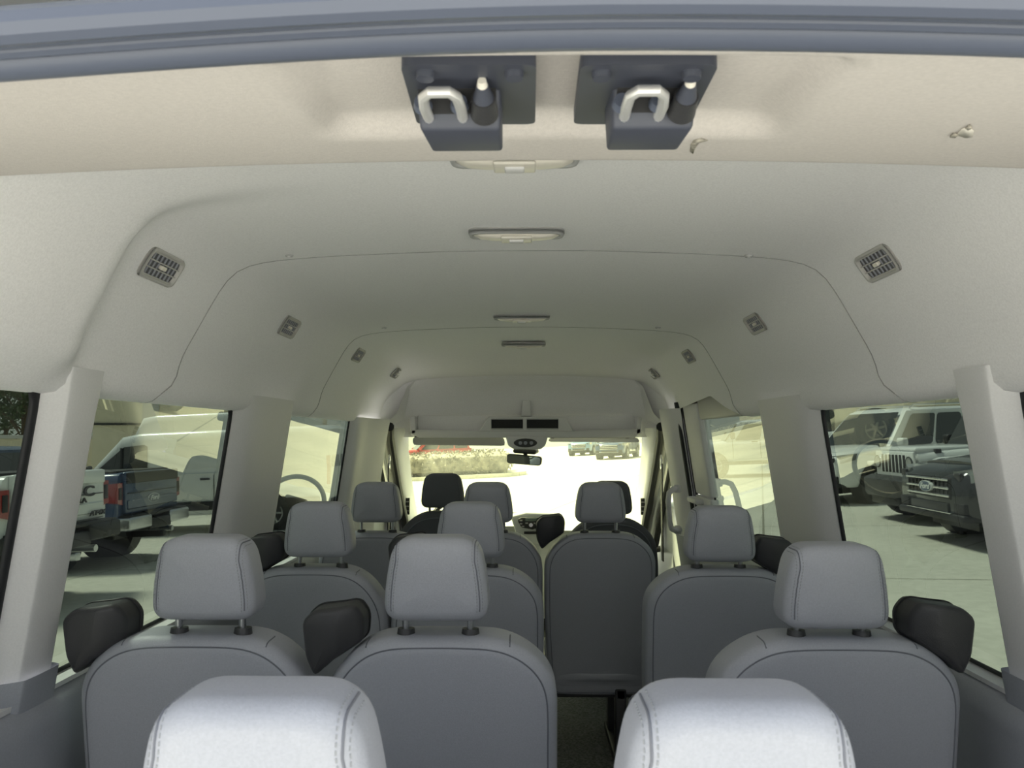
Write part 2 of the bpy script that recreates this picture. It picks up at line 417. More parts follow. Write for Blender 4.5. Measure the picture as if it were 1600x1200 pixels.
# sliding door frame on the right: front stile, top rail, seal
t = root('door_1', (0, 0, 0)); struct(t)
def slab(s, y0, y1, z0, z1, d0, d1, m, name, par, bev=.006):
    v = [side_pt(s, z, y, d) for d in (d0, d1) for y, z in ((y0, z0), (y1, z0), (y1, z1), (y0, z1))]
    return MB().add(v, [(0, 1, 2, 3), (4, 5, 6, 7), (0, 1, 5, 4), (1, 2, 6, 5), (2, 3, 7, 6), (3, 0, 4, 7)]).build(name, m, par, bevel=bev)
slab(1, 3.80, 4.13, -.30, .17, -.012, .028, M_PIL, 'door_stile', t, .012)
slab(1, 3.80, 4.13, -1.1, -.303, -.012, .034, M_PIL, 'lower_door_stile', t, .012)
slab(1, 2.78, 3.80, .085, .20, -.012, .022, M_PILD, 'door_top_rail', t, .01)
slab(1, 3.95, 4.16, -.345, -.315, .02, .075, M_PIL, 'door_latch_cover', t, .01)
MB().tube([side_pt(1, z, 4.185 + .0 * z, .035) for z in (.19, .1, 0, -.1, -.2, -.35, -.5, -.9)], .023, 10).build('door_seal', M_RUB, t)
MB().tube([side_pt(1, z, 4.145, .02) for z in (.19, .1, 0, -.1, -.2, -.35, -.5, -.9)], .009, 8).build('door_seal', M_RUB, t)
# windows
def window(idx, s, y0, y1, z0=ZS, z1=.115, corner=.05, m=G_TINT, wide=.018):
    w = root('window_%d' % idx, (0, 0, 0)); struct(w)
    n = 12; vs = [side_pt(s, z0 + (z1 - z0) * j, y) for y in (y0, y1) for j in (0, 1)]
    sheet('pane', vs, [(0, 1, 3, 2)], m, w, smooth=False, flip_to=(0, (y0 + y1) / 2, CZ))
    out = resamp(rpoly([(y0, z0), (y1, z0), (y1, z1), (y0, z1)], .004), .02)
    zi = min(z1 - .012, .096)
    inn_c = rpoly([(y0 + wide, z0 + wide * .6), (y1 - wide, z0 + wide * .6), (y1 - wide, zi), (y0 + wide, zi)], corner, 8)
    N = len(inn_c); C = Vector(((y0 + y1) / 2, (z0 + z1) / 2)); vs = []; hx, hz = (y1 - y0) / 2 + .012, (z1 - z0) / 2 + .006
    for p in inn_c:
        d = p - C; k = min(hx / abs(d.x) if abs(d.x) > 1e-6 else 9e9, hz / abs(d.y) if abs(d.y) > 1e-6 else 9e9); o_ = C + d * k
        vs += [side_pt(s, o_.y, o_.x, .003), side_pt(s, p.y, p.x, .011), side_pt(s, p.y, p.x, .0015)]
    sheet('window_seal', vs, [(3 * i + a, 3 * i + a + 1, 3 * ((i + 1) % N) + a + 1, 3 * ((i + 1) % N) + a) for i in range(N) for a in (0, 1)], M_RUB, w, flip_to=(0, (y0 + y1) / 2, CZ))
    return w
window(1, -1, .76, 1.374); window(2, -1, 1.49, 2.298, wide=.02); window(3, -1, 2.74, 3.845, corner=.03, wide=.022)
window(4, 1, .76, 1.374); window(5, 1, 1.49, 2.298, wide=.02); window(6, 1, 2.74, 3.815, z1=.12, corner=.02, wide=.012)
# ------------------------------------------------------------------ cab front
YB, YA = 4.42, 4.80
def cab():
    ws = root('window_7', (0, 0, 0)); struct(ws)
    a = [Vector((-.80, 4.86, CZ - .0)), Vector((.80, 4.86, CZ - .0)), Vector((.88, 5.95, CZ - .66)), Vector((-.88, 5.95, CZ - .66))]
    vs = []
    for j in range(7):
        for i in range(13):
            u, v = i / 12, j / 6; p = a[0].lerp(a[1], u).lerp(a[3].lerp(a[2], u), v); p.y += .10 * (1 - (2 * u - 1) ** 2) ; p.z += .02 * math.sin(v * PI); vs.append(p)
    sheet('windshield_pane', vs, [(j * 13 + i, j * 13 + i + 1, j * 13 + i + 14, j * 13 + i + 13) for j in range(6) for i in range(12)], G_CREAM, ws, flip_to=(0, 3, CZ - .3))
    k = 13
    for s in (-1, 1):
        # A-pillar cover: ribbon between the screen edge and the door opening
        t = root('trim_%d' % k, (0, 0, 0)); struct(t); k += 1
        inner = [(.71, 4.78, .055), (.735, 4.86, .0), (.755, 5.0, -.09), (.775, 5.25, -.25), (.79, 5.5, -.41), (.80, 5.75, -.57)]
        mid = [(.75, 4.66, .055), (.76, 4.72, -.0), (.775, 4.86, -.11), (.787, 5.10, -.28), (.795, 5.32, -.46), (.80, 5.52, -.65)]
        outer = [(.79, 4.50, .055), (.795, 4.56, .0), (.80, 4.72, -.14), (.805, 4.95, -.33), (.80, 5.15, -.52), (.80, 5.35, -.72)]
        vs = []
        for q in range(len(inner)):
            for p in (inner[q], mid[q], outer[q]): vs.append((s * p[0], p[1], CZ + p[2]))
            vs.append((s * (outer[q][0] + .12), outer[q][1] + .06, CZ + outer[q][2]))
        # sub-sampled smooth ribbon
        sheet('a_pillar_cover', vs, [(4 * i + a_, 4 * i + a_ + 1, 4 * i + 5 + a_, 4 * i + 4 + a_) for i in range(5) for a_ in range(3)], M_PIL, t, flip_to=(0, 3.2, CZ - .3))
        MB().tube([(s * (p[0] + .005), p[1] - .012, CZ + p[2]) for p in [(.78, 4.47, .06)] + outer[1:]], .026, 10, flat=1.2).build('door_seal', M_RUB, t)
        MB().tube([(s * (p[0] + .05), p[1] - .05, CZ + p[2]) for p in [(.78, 4.45, .04)] + outer[1:]], .010, 8).build('door_frame_edge', M_WHT, t)
        MB().tube([(s * (p[0] + .085), p[1] - .075, CZ + p[2] - .01) for p in [(.79, 4.45, .0)] + outer[1:]], .020, 8).build('door_seal', M_RUB, t)
        vt = root('pillar_air_vent', (s * .785, 5.16, CZ - .46)); tag(vt, 'small dark slatted vent at the foot of the %s windshield pillar' % ('left' if s < 0 else 'right'), 'vent')
        MB().box(-.016, .016, -.012, .012, -.055, .055).build('vent_housing', M_BLKP, vt, bevel=.004)
        for zz in (-.03, 0, .03): MB().box(-.012, .012, -.016, -.012, zz - .003, zz + .003).build('slat', M_PILD, vt)
        # front door glass and door body
        w = root('window_%d' % (8 if s < 0 else 9), (0, 0, 0)); struct(w)
        sheet('pane', [side_pt(s, .05, 4.44), side_pt(s, -.42, 4.44), side_pt(s, -.42, 5.2), side_pt(s, .05, 4.62)], [(0, 1, 2, 3)], G_CREAM, w, smooth=False, flip_to=(0, 4.5, CZ))
        d = root('door_%d' % (2 if s < 0 else 3), (0, 0, 0)); struct(d)
        slab(s, 4.42, 5.6, ZF, -.42, -.03, .05, M_DASH, 'door_panel', d, .02)
        slab(s, 4.50, 4.62, -.45, -.30, -.0, .02, M_WHT, 'door_edge', d, .006)
        MB().add([(s * .95, 5.0, CZ + ZF), (s * .95, 6.2, CZ + ZF), (s * .95, 6.2, CZ - .55), (s * .95, 5.0, CZ - .42)], [(0, 1, 2, 3)]).build('fender_skin', M_WHT, d, smooth=False)
    # cowl under the windshield
    hd = root('trim_15', (0, 0, 0)); struct(hd)
    MB().box(-.9, .9, 5.95, 6.6, CZ - 1.3, CZ - .70).build('bonnet', M_WHT, hd, bevel=.05)
    # front bulkhead above the shelf: the headliner turns down
    vs = []; n = 25
    n = 41; vs = []
    for i in range(n):
        u = -1 + 2 * i / (n - 1); x = .92 * u; sd = max(0, (abs(x) - .58) / .34) ** 2
        for (y, z) in ((4.50, .40), (4.60, .335), (4.67, .28), (4.71, .20), (4.74, .12), (4.80, .05), (4.87, -.0)):
            vs.append((x, y - .42 * sd, CZ + z))
    bk = root('wall_front', (0, 0, 0)); struct(bk)
    sheet('bulkhead_lining', vs, [(i * 7 + k, i * 7 + k + 1, i * 7 + 8 + k, i * 7 + 7 + k) for i in range(n - 1) for k in range(6)], M_LINER, bk, flip_to=(0, 3, CZ))
    # soft corner fillets from the side lining to the A-pillars
    for s in (-1, 1):
        vs = []; 
        for j in range(9):
            v = j / 8; y = 4.55 + .30 * v
            for (x, z) in ((.92, .10), (.885, .088), (.86 - .09 * v, .078), (.82 - .10 * v, .085 + .0 * v), (.76 - .08 * v, .14), (.70 - .04 * v, .30), (.62, .37)):
                vs.append((s * x, y, CZ + z - .07 * v * (1 if z < .2 else .5)))
        sheet('corner_lining', vs, [(j * 7 + k, j * 7 + k + 1, j * 7 + 8 + k, j * 7 + 7 + k) for j in range(8) for k in range(6)], M_LINER, bk, flip_to=(0, 4, CZ - .2))
cab()
# overhead shelf
sh = root('overhead_shelf', (0, 4.58, CZ + .03)); tag(sh, 'grey overhead storage shelf spanning the cab above the windshield', 'shelf')
def C(px, py, Y=4.58):      # local coordinates on the shelf front
    p = at(px, py, Y); return p.x, p.z - CZ - .03
def prism(name, poly, y0, y1, m, par, bevel=.004, seg=2):
    n = len(poly); return MB().add([(x, y0, z) for x, z in poly] + [(x, y1, z) for x, z in poly], [tuple(range(n)), tuple(range(n, 2 * n))] + [(i, (i + 1) % n, n + (i + 1) % n, n + i) for i in range(n)]).build(name, m, par, bevel=bevel, seg=seg)
prism('shelf_lip', [C(*p) for p in [(643, 672), (655, 671), (748, 673), (895, 673), (985, 671), (1001, 669), (1003, 676), (992, 684), (655, 684), (642, 679)]], 0, .05, M_PIL, sh)
prism('shelf_tray', [C(*p) for p in [(645, 676), (1000, 676), (995, 682), (652, 682)]], .03, .16, M_PIL, sh)
for q in ([(640, 652), (648, 650), (650, 678), (642, 678)], [(996, 650), (1003, 653), (1001, 678), (994, 678)]): prism('shelf_end_bracket', [C(*p) for p in q], .0, .12, M_PIL, sh)
prism('shelf_back', [C(*p) for p in [(648, 648), (996, 648), (996, 676), (648, 676)]], .13, .15, M_LINER, sh)
con = prism('centre_console', [C(*p) for p in [(764, 651), (882, 651), (896, 674), (748, 674)]], -.02, .10, M_PIL, sh, .006)
for a, b in ((768, 817), (823, 872)):
    cb = prism('cubby', [C(*p) for p in [(a, 655), (b, 655), (b, 670), (a, 670)]], -.024, -.01, M_VOID, con, .002)
    MB().tube([(C(a, 655)[0], -.025, C(a, 655)[1]), (C(b, 655)[0], -.025, C(b, 655)[1]), (C(b, 670)[0], -.025, C(b, 670)[1]), (C(a, 670)[0], -.025, C(a, 670)[1])], .0035, 6, closed=True).build('cubby_rim', M_PILD, con)
prism('centre_rib', [C(*p) for p in [(816, 624), (829, 624), (831, 650), (814, 650)]], .10, .16, M_PIL, sh, .006)
ov = prism('lamp_console', [C(*p) for p in [(790, 682), (856, 682), (852, 696), (845, 702), (803, 702), (794, 696)]], -.03, .11, M_PIL, sh, .008)
prism('switch_panel', [(C(821, 692)[0] + .072 * math.cos(a) * (1 if abs(math.cos(a)) < .8 else .97), C(821, 692)[1] + .026 * math.sin(a)) for a in [2 * PI * k / 20 for k in range(20)]], -.036, -.02, M_BLKP, ov, .003)
for dx in (-.03, 0, .035): MB().cyl((C(821, 692)[0] + dx, -.040, C(821, 692)[1]), (C(821, 692)[0] + dx, -.034, C(821, 692)[1]), .011, n=12).build('switch', M_LOW, ov)
# rear view mirror
p = at(818, 719, 4.72); mr = root('rear_view_mirror', p, rot=(R(4), R(3), R(-14))); tag(mr, 'rear view mirror hanging below the overhead console at the windshield', 'mirror')
ol = resamp(rpoly([(-.108, -.026), (.108, -.030), (.112, .026), (-.108, .034)], .02), .008)
vs, fs = pillow(ol, 0, .035, .008, 0, .01); mk('mirror_housing', vs, fs, M_BLKP, mr)
ol2 = inset(ol, .005); n = len(ol2); mk('mirror_glass', [(q.x, -.002, q.y) for q in ol2] + [(q.x, .004, q.y) for q in ol2], [tuple(range(n)), tuple(range(n, 2 * n))] + [(i, (i + 1) % n, n + (i + 1) % n, n + i) for i in range(n)], mat('mirror_silver', (.8, .85, .8), .02, 1), mr, smooth=False)
MB().cyl((0, .03, .0), (0, .07, .085), .011, .016).build('mirror_stem', M_BLKP, mr)
MB().box(-.075, .075, .01, .10, .036, .066).build('sensor_cover', M_BLKP, mr, bevel=.014)
# sun visors
for (a, b, yy, th, lab) in ((645, 790, 689, .030, 'dark sun visor folded down a little at the left of the windshield'), (857, 1000, 687, .014, 'thin grey sun visor folded up at the right of the windshield')):
    pa, pb = at(a, yy + 1, 4.78), at(b, yy + 1, 4.78); c = (pa + pb) / 2; v = root('sun_visor', c); tag(v, lab, 'sun visor')
    hw = (pb.x - pa.x) / 2
    vs, fs = pillow(resamp(rpoly([(-hw, -th * .7), (hw, -th * .9), (hw * .96, th), (-hw, th)], th * .6), .02), -.012, .012, .008); mk('visor_board', vs, fs, M_PILD if th > .02 else M_PIL, v)
    MB().cyl((-hw * .9, 0, th), (hw * .9, 0, th), .004, n=8).build('visor_rod', M_BLKP, v)
    for q in (-.92, .72): MB().box(hw * q - .012, hw * q + .012, -.01, .014, th * .7, th + .018).build('visor_clip', M_BLKP, v, bevel=.003)
# dashboard
db = root('dashboard', (0, 5.35, CZ - .60)); tag(db, 'light grey dashboard with radio in the centre stack below the windshield', 'dashboard')
vs = []; n = 41
for i in range(n):
    x = -.80 + 1.6 * i / (n - 1); h = .035 * math.exp(-((x + .05) / .19) ** 4) + .05 * math.exp(-((x + .42) / .17) ** 4)
    for (y, z) in ((.30 - .0, -.6), (-.12, -.6), (-.13, -.20), (-.10, -.03), (-.05, .005), (.05, .02), (.25, .015), (.58, -.03), (.58, -.5)):
        vs.append((x, y - (.05 if abs(x + .03) < .16 and y < 0 else 0), z + (h if z > -.1 else 0)))
sheet('dash_body', vs, [(i * 9 + k, i * 9 + k + 1, i * 9 + 10 + k, i * 9 + 9 + k) for i in range(n - 1) for k in range(8)], M_DASH, db, flip_to=(0, 3, CZ + 4))
MB().tube([(-.135, .02, .062), (-.08, .01, .072), (0, .0, .075), (.08, .01, .072), (.12, .02, .064)], .014, 8, flat=.7).build('top_display_hood', M_SEAM, db)
def DL(px, py, Y=5.12): q = at(px, py, Y); return q.x, q.z - (CZ - .60)
prism('centre_stack', [DL(*p) for p in [(797, 806), (822, 800), (868, 802), (872, 812), (852, 850), (812, 850)]], -.235, -.10, M_DASH, db, .012)
rd = prism('radio', [DL(*p) for p in [(809, 811), (815, 808), (846, 808), (848, 812), (843, 824), (832, 827), (815, 824), (810, 816)]], -.245, -.20, M_BLKP, db, .004)
prism('display', [DL(*p) for p in [(821, 809), (839, 809), (839, 814), (821, 814)]], -.2485, -.24, mat('lcd_display', (.16, .20, .18), .2), rd, .001)
kx, kz = DL(829.5, 819.5); MB().cyl((kx, -.262, kz), (kx, -.24, kz), .013, .015, 16).build('volume_knob', M_CHR, rd)
for (a, b) in ((814, 813), (814, 818), (817, 822), (843, 813), (842, 818), (839, 822), (823, 817), (836, 817)):
    x, z = DL(a, b); MB().box(x - .009, x + .009, -.250, -.243, z - .004, z + .004).build('button', M_PILD, rd)
x, z = DL(833, 832); MB().box(x - .06, x + .05, -.243, -.20, z - .01, z + .008).build('disc_slot', M_DKTR, db, bevel=.003)
# steering wheel and instrument hood on the left
stw = root('steering_wheel', (-.43, 5.02, CZ - .58), rot=(R(62), 0, 0)); tag(stw, 'black steering wheel behind the driver seat headrest at the dashboard', 'steering wheel')
MB().tube([(.19 * math.cos(a), .19 * math.sin(a), 0) for a in [2 * PI * k / 40 for k in range(40)]], .016, 10, closed=True).build('rim', M_BLKP, stw)
MB().box(-.08, .08, -.06, .05, -.05, .01).build('hub', M_BLKP, stw, bevel=.02)
for a in (0, PI, -PI / 2): MB().cyl((.06 * math.cos(a), .06 * math.sin(a), -.01), (.18 * math.cos(a), .18 * math.sin(a), 0), .016, .011, 8).build('spoke', M_BLKP, stw)
# right grab handle on the B pillar
gh = root('grab_handle', at(1046, 797, 4.16)); tag(gh, 'light grey vertical grab handle on the pillar beside the sliding door', 'handle')
P = [(.045, .03, .115), (.018, -.01, .112), (-.005, -.03, .095), (-.012, -.035, .05), (-.01, -.035, 0), (-.006, -.035, -.06), (.004, -.03, -.095), (.03, -.01, -.108), (.06, .03, -.108)]
P3 = []
for i in range(len(P) - 1):
    for k in range(3): P3.append(Vector(P[i]).lerp(Vector(P[i + 1]), k / 3))
P3.append(Vector(P[-1]))
MB().tube(P3, .0145, 12).build('grip', M_PIL, gh)
for z in (.112, -.108): MB().box(.03, .065, .01, .05, z - .022, z + .022).build('handle_mount', M_PIL, gh, bevel=.006)
# seat belt guides and belts at the front B pillars
for s in (-1, 1):
    b = root('seat_belt', (s * .78, 4.38, CZ - .15)); tag(b, 'dark seat belt with chrome guide loop at the %s door pillar' % ('left' if s < 0 else 'right'), 'seat belt')
    MB().tube([(0, .03, .02), (.0, .045, .045), (0, .06, .02), (0, .06, -.02), (0, .045, -.03), (0, .03, -.02)], .006, 8, closed=True).build('guide_loop', M_CHR, b)
    MB().box(-.003, .003, .02, .068, -.55, .0).build('webbing', M_DKTR, b)
# exterior mirrors of this van
for s in (-1, 1):
    Pm = at(1041, 843, 5.05) if s > 0 else Vector((-1.12, 5.3, CZ - .42)); Pm = Vector((s * 1.10, 5.35, CZ - .62)) if s < 0 else Vector((at(1041, 843, 5.45).x + .05, 5.45, at(1041, 843, 5.45).z))
    m = root('door_mirror', Pm); tag(m, 'black door mirror outside the %s front window' % ('left' if s < 0 else 'right'), 'mirror')
    vs, fs = pillow(resamp(rpoly([(-.05, -.085), (.06, -.085), (.065, .085), (-.045, .085)], .03), .015), 0, .07, .02, 0, .02); mk('mirror_shell', vs, fs, M_DKTR, m)
    MB().box(-.04, .05, -.004, .002, -.07, .07).build('mirror_glass', M_HL, m, bevel=.001)
    MB().cyl((-s * .03, .04, -.06), (-s * .18, .02, -.08), .02, .025, 10).build('mirror_arm', M_DKTR, m)
# ------------------------------------------------------------------ ceiling fittings
def surf(side, h):
    "point and inward normal on the headliner profile at height h"
    P = prof(.088, side, 60)
    i = min(range(len(P)), key=lambda k: abs(P[k].y - h)); t = (P[min(i + 1, 60)] - P[max(i - 1, 0)]).normalized(); n = Vector((-t.y, t.x))
    if n.dot(Vector((-P[i].x, -.3))) < 0: n = -n
    return P[i], n, t
M_VCAV = mat('vent_cavity_plastic', (.13, .13, .14), .7)
M_VBZ = mat('vent_bezel_plastic', (.50, .49, .47), .5)
def make_vent():
    r = root('air_vent', (0, 0, 0))
    # local: x across the profile (up), y along the van, z out of the lining
    ol = resamp(rpoly([(-.034, -.072), (.034, -.072), (.034, .072), (-.034, .072)], .018), .008)
    n = len(ol); rings = [(ol, -.003), (inset(ol, .001), .006), (inset(ol, .004), .0095), (inset(ol, .008), .0085), (inset(ol, .0095), .001)]
    vs = [Vector((p.x, p.y, z)) for rg, z in rings for p in rg]
    sheet('vent_bezel', vs, [(i * n + k, i * n + (k + 1) % n, (i + 1) * n + (k + 1) % n, (i + 1) * n + k) for i in range(4) for k in range(n)], M_VBZ, r, flip_to=(0, 0, .5))
    ii = inset(ol, .009); mk('vent_cavity', [(p.x, p.y, -.001) for p in ii] + [(p.x, p.y, .0015) for p in ii], [tuple(range(n)), tuple(range(n, 2 * n))] + [(i, (i + 1) % n, n + (i + 1) % n, n + i) for i in range(n)], M_VCAV, r, smooth=False)
    for k in (-.024, -.008, .008, .024):
        MB().box(k - .0012, k + .0012, -.060, .060, .001, .0075).build('slat', M_VBZ, r)
    for k in (-.048, -.032, -.016, 0, .016, .032, .048): MB().box(-.024, .024, k - .001, k + .001, .001, .0045).build('vane', M_LOW, r)
    MB().box(-.0045, .0045, -.010, .010, .001, .010).build('thumb_tab', M_LENS, r, bevel=.002)
    return r
vproto = make_vent(); first = True
vl = {(-1, 0): 'large slatted air vent nearest the camera on the left headliner', (1, 0): 'large slatted air vent nearest the camera on the right headliner',
      (-1, 1): 'second slatted air vent from the camera on the left headliner side', (1, 1): 'second slatted air vent from the camera on the right headliner side',
      (-1, 2): 'third air vent from the camera on the left headliner beyond the second seam', (1, 2): 'third air vent from the camera on the right headliner beyond the second seam',
      (-1, 3): 'small farthest air vent on the left headliner near the overhead shelf', (1, 3): 'small farthest air vent on the right headliner near the overhead shelf'}
for s in (-1, 1):
    for k, (pxl, pxr, py) in enumerate([(251, 1373, 412), (451, 1181, 507), (559, 1077, 555), (619, 1021, 586)]):
        px = pxl if s < 0 else pxr; best = None
        for kk in range(60):                              # where that line of sight meets the lining
            h = .10 + .34 * kk / 60; P_, N_, T_ = surf(s, h); d = MR @ Vector(((px - 800) / 1200, (600 - py) / 1200, -1))
            Y = P_.x / (d.x / d.y); err = abs(d.z / d.y * Y - P_.y - roof_drop(Y) * sstep(.2, .45, P_.y))
            if best is None or err < best[0]: best = (err, P_, N_, T_, Y)
        _, P_, N_, T_, Y = best
        o = vproto if first else copy_tree(vproto); first = False
        z = Vector((N_.x, 0, N_.y)).normalized(); y = Vector((0, 1, 0)); x = y.cross(z)
        o.matrix_world = Matrix.Translation((P_.x, Y, P_.y + roof_drop(Y) * sstep(.2, .45, P_.y) + CZ)) @ Matrix((x, y, z)).transposed().to_4x4()
        tag(o, vl[(s, k)], 'vent', 'air vents along the headliner sides')
def make_dome():
    r = root('ceiling_light', (0, 0, 0))
    ol = resamp(rpoly([(-.105, -.030), (.105, -.030), (.105, .030), (-.105, .030)], .028), .01); n = len(ol)
    rings = [(ol, .003), (ol, -.006), (inset(ol, .003), -.012), (inset(ol, .009), -.012), (inset(ol, .010), -.004)]
    sheet('light_frame', [Vector((p.x, p.y, z)) for rg, z in rings for p in rg], [(i * n + k, i * n + (k + 1) % n, (i + 1) * n + (k + 1) % n, (i + 1) * n + k) for i in range(4) for k in range(n)], M_PILD, r, flip_to=(0, 0, -1))
    ii = inset(ol, .0095); vs = []
    for s_, z in ((1, -.009), (.85, -.016), (.6, -.019), (.3, -.020)): vs += [Vector((p.x * s_, p.y * s_, z)) for p in ii]
    sheet('light_lens', vs, [(i * n + k, i * n + (k + 1) % n, (i + 1) * n + (k + 1) % n, (i + 1) * n + k) for i in range(3) for k in range(n)] + [tuple(3 * n + k for k in range(n))], M_LENS, r, flip_to=(0, 0, -1))
    MB().box(-.016, .016, -.010, .012, -.026, -.017).build('switch', M_PIL, r, bevel=.003)
    MB().box(-.034, .034, -.022, .022, -.022, -.015).build('switch_bezel', M_LENS, r, bevel=.004)
    return r
d0 = make_dome(); dl = ['ceiling light half hidden behind the cream rear header', 'long ceiling light with clear lens, nearest fully visible one', 'third ceiling light, in the middle of the roof', 'farthest small ceiling light toward the windshield']
for k, (px, py, zc) in enumerate([(804, 243, .449), (807, 361, .449), (815, 494, .449), (818, 537, .44)]):
    d = MR @ Vector(((px - 800) / 1200, (600 - py) / 1200, -1)); Y = zc / (d.z / d.y)
    o = d0 if k == 0 else copy_tree(d0); o.location = (d.x / d.y * Y, Y, CZ + zc + roof_drop(Y)); tag(o, dl[k], 'light', 'ceiling lights down the middle of the roof')
c0 = None
for k, (px, py) in enumerate([(452, 397), (1170, 398), (600, 511), (1028, 511), (695, 596), (945, 596)]):
    d = MR @ Vector(((px - 800) / 1200, (600 - py) / 1200, -1)); h = .435 if k < 4 else .365; Y = h / (d.z / d.y)
    if c0 is None:
        c0 = root('trim_clip', (0, 0, 0)); MB().cyl((0, 0, -.006), (0, 0, .004), .009, .013, 20).build('clip_head', M_PILD, c0); MB().cyl((0, 0, -.0075), (0, 0, -.005), .004, .005, 12).build('clip_pin', M_PIL, c0); o = c0
    else: o = copy_tree(c0)
    o.location = (d.x / d.y * Y, Y, CZ + h)
    tag(o, 'small round grey trim clip on the %s of the %s headliner seam' % ('left' if k % 2 == 0 else 'right', ['first', 'second', 'third'][k // 2]), 'clip', 'round clips on the headliner seams')
# latch brackets
M_LOOP = mat('polished_loop', (.95, .94, .92), .38, .7)
def latch(px0, px1, cxp, lab, skew):
    cx = at_header(cxp, 190).x; r = root('door_latch_striker', (cx, .69, CZ + .315)); tag(r, lab, 'latch')
    A, B, C_, D = [at_header(*p) for p in ((px0[0], 96), (px0[1], 95), (px1[1], 190), (px1[0], 190))]
    o = r.location; off = Vector((0, 0, .012))
    q = [p - o + off for p in (A, B, C_, D)]
    q2 = [(p.x, p.y) for p in q]; rp_ = rpoly(q2, .012, 5); n = len(rp_)
    def zz(x, y): return header_z(x + o.x, y + o.y) + CZ - o.z
    mk('backing_plate', [(p.x, p.y, zz(p.x, p.y) + .010) for p in rp_] + [(p.x, p.y, zz(p.x, p.y) - .003) for p in rp_] , [tuple(range(n)), tuple(range(n, 2 * n))] + [(i, (i + 1) % n, n + (i + 1) % n, n + i) for i in range(n)], M_BOX, r, sharp=40)
    for k_ in (0, 1):
        cc = q[k_]; sx_ = .011 if k_ == 0 else -.011
        MB().cyl((cc.x + sx_ * (1.6 if k_ == 0 else 1.6), cc.y + .018, cc.z - .018), (cc.x + sx_ * 1.6, cc.y + .018, cc.z - .012), .007, .008, 14).build('screw_cover', M_BOX, r)
    w = .0375
    MB().add([(-w, -.052, .02), (w, -.052, .02), (w, .040, .02), (-w, .040, .02), (-w * .96 + skew * .3, -.024, -.042), (w * .96 + skew * .3, -.024, -.042), (w * .9 + skew, .030, -.042), (-w * .9 + skew, .030, -.042)],
             [(0, 3, 2, 1), (4, 5, 6, 7), (0, 1, 5, 4), (1, 2, 6, 5), (2, 3, 7, 6), (3, 0, 4, 7)]).build('bracket_box', M_BOX, r, bevel=.0035)
    u = [(-.026, -.020, -.032), (-.027, -.050, -.033), (-.026, -.066, -.031), (-.020, -.073, -.030), (-.004, -.073, -.030), (.002, -.066, -.031), (.004, -.050, -.033), (.004, -.020, -.032)]
    MB().tube(u, .0048, 10).build('striker_loop', M_LOOP, r)
    MB().add([(-.034, -.0535, .002), (.034, -.0535, .002), (.034, -.0330, -.027), (-.034, -.0330, -.027)], [(0, 1, 2, 3)]).add([(-.032, -.048, .0), (.032, -.048, .0), (.032, -.03, -.030), (-.032, -.03, -.030)], [(0, 1, 2, 3)]).build('strike_recess', M_VOID, r, smooth=False)
    MB().box(-.024, .012, -.056, -.048, -.010, .002).build('strike_plate', M_LENS, r, bevel=.002)
    for xx in (-.030, .002): MB().cyl((xx, -.037, -.026), (xx, -.045, -.025), .0085, .007, 14).build('striker_boot', M_SEAL, r)
    MB().cyl((.0235, -.030, -.030), (.0235, -.052, -.0255), .0125, .0105, 18).build('buffer_base', M_BLKP, r)
    MB().cyl((.0235, -.050, -.026), (.0235, -.068, -.022), .0095, .005, 16).build('buffer_cone', M_BOX, r)
    MB().cyl((.0235, -.067, -.0222), (.0235, -.074, -.0205), .0050, .0036, 12).build('buffer_tip', M_LENS, r)
latch((625, 838), (652, 836), 731, 'left dark latch bracket with chrome striker loop hanging from the cream header', .004)
latch((908, 1124), (896, 1076), 992, 'right dark latch bracket with chrome striker loop hanging from the cream header', -.002)
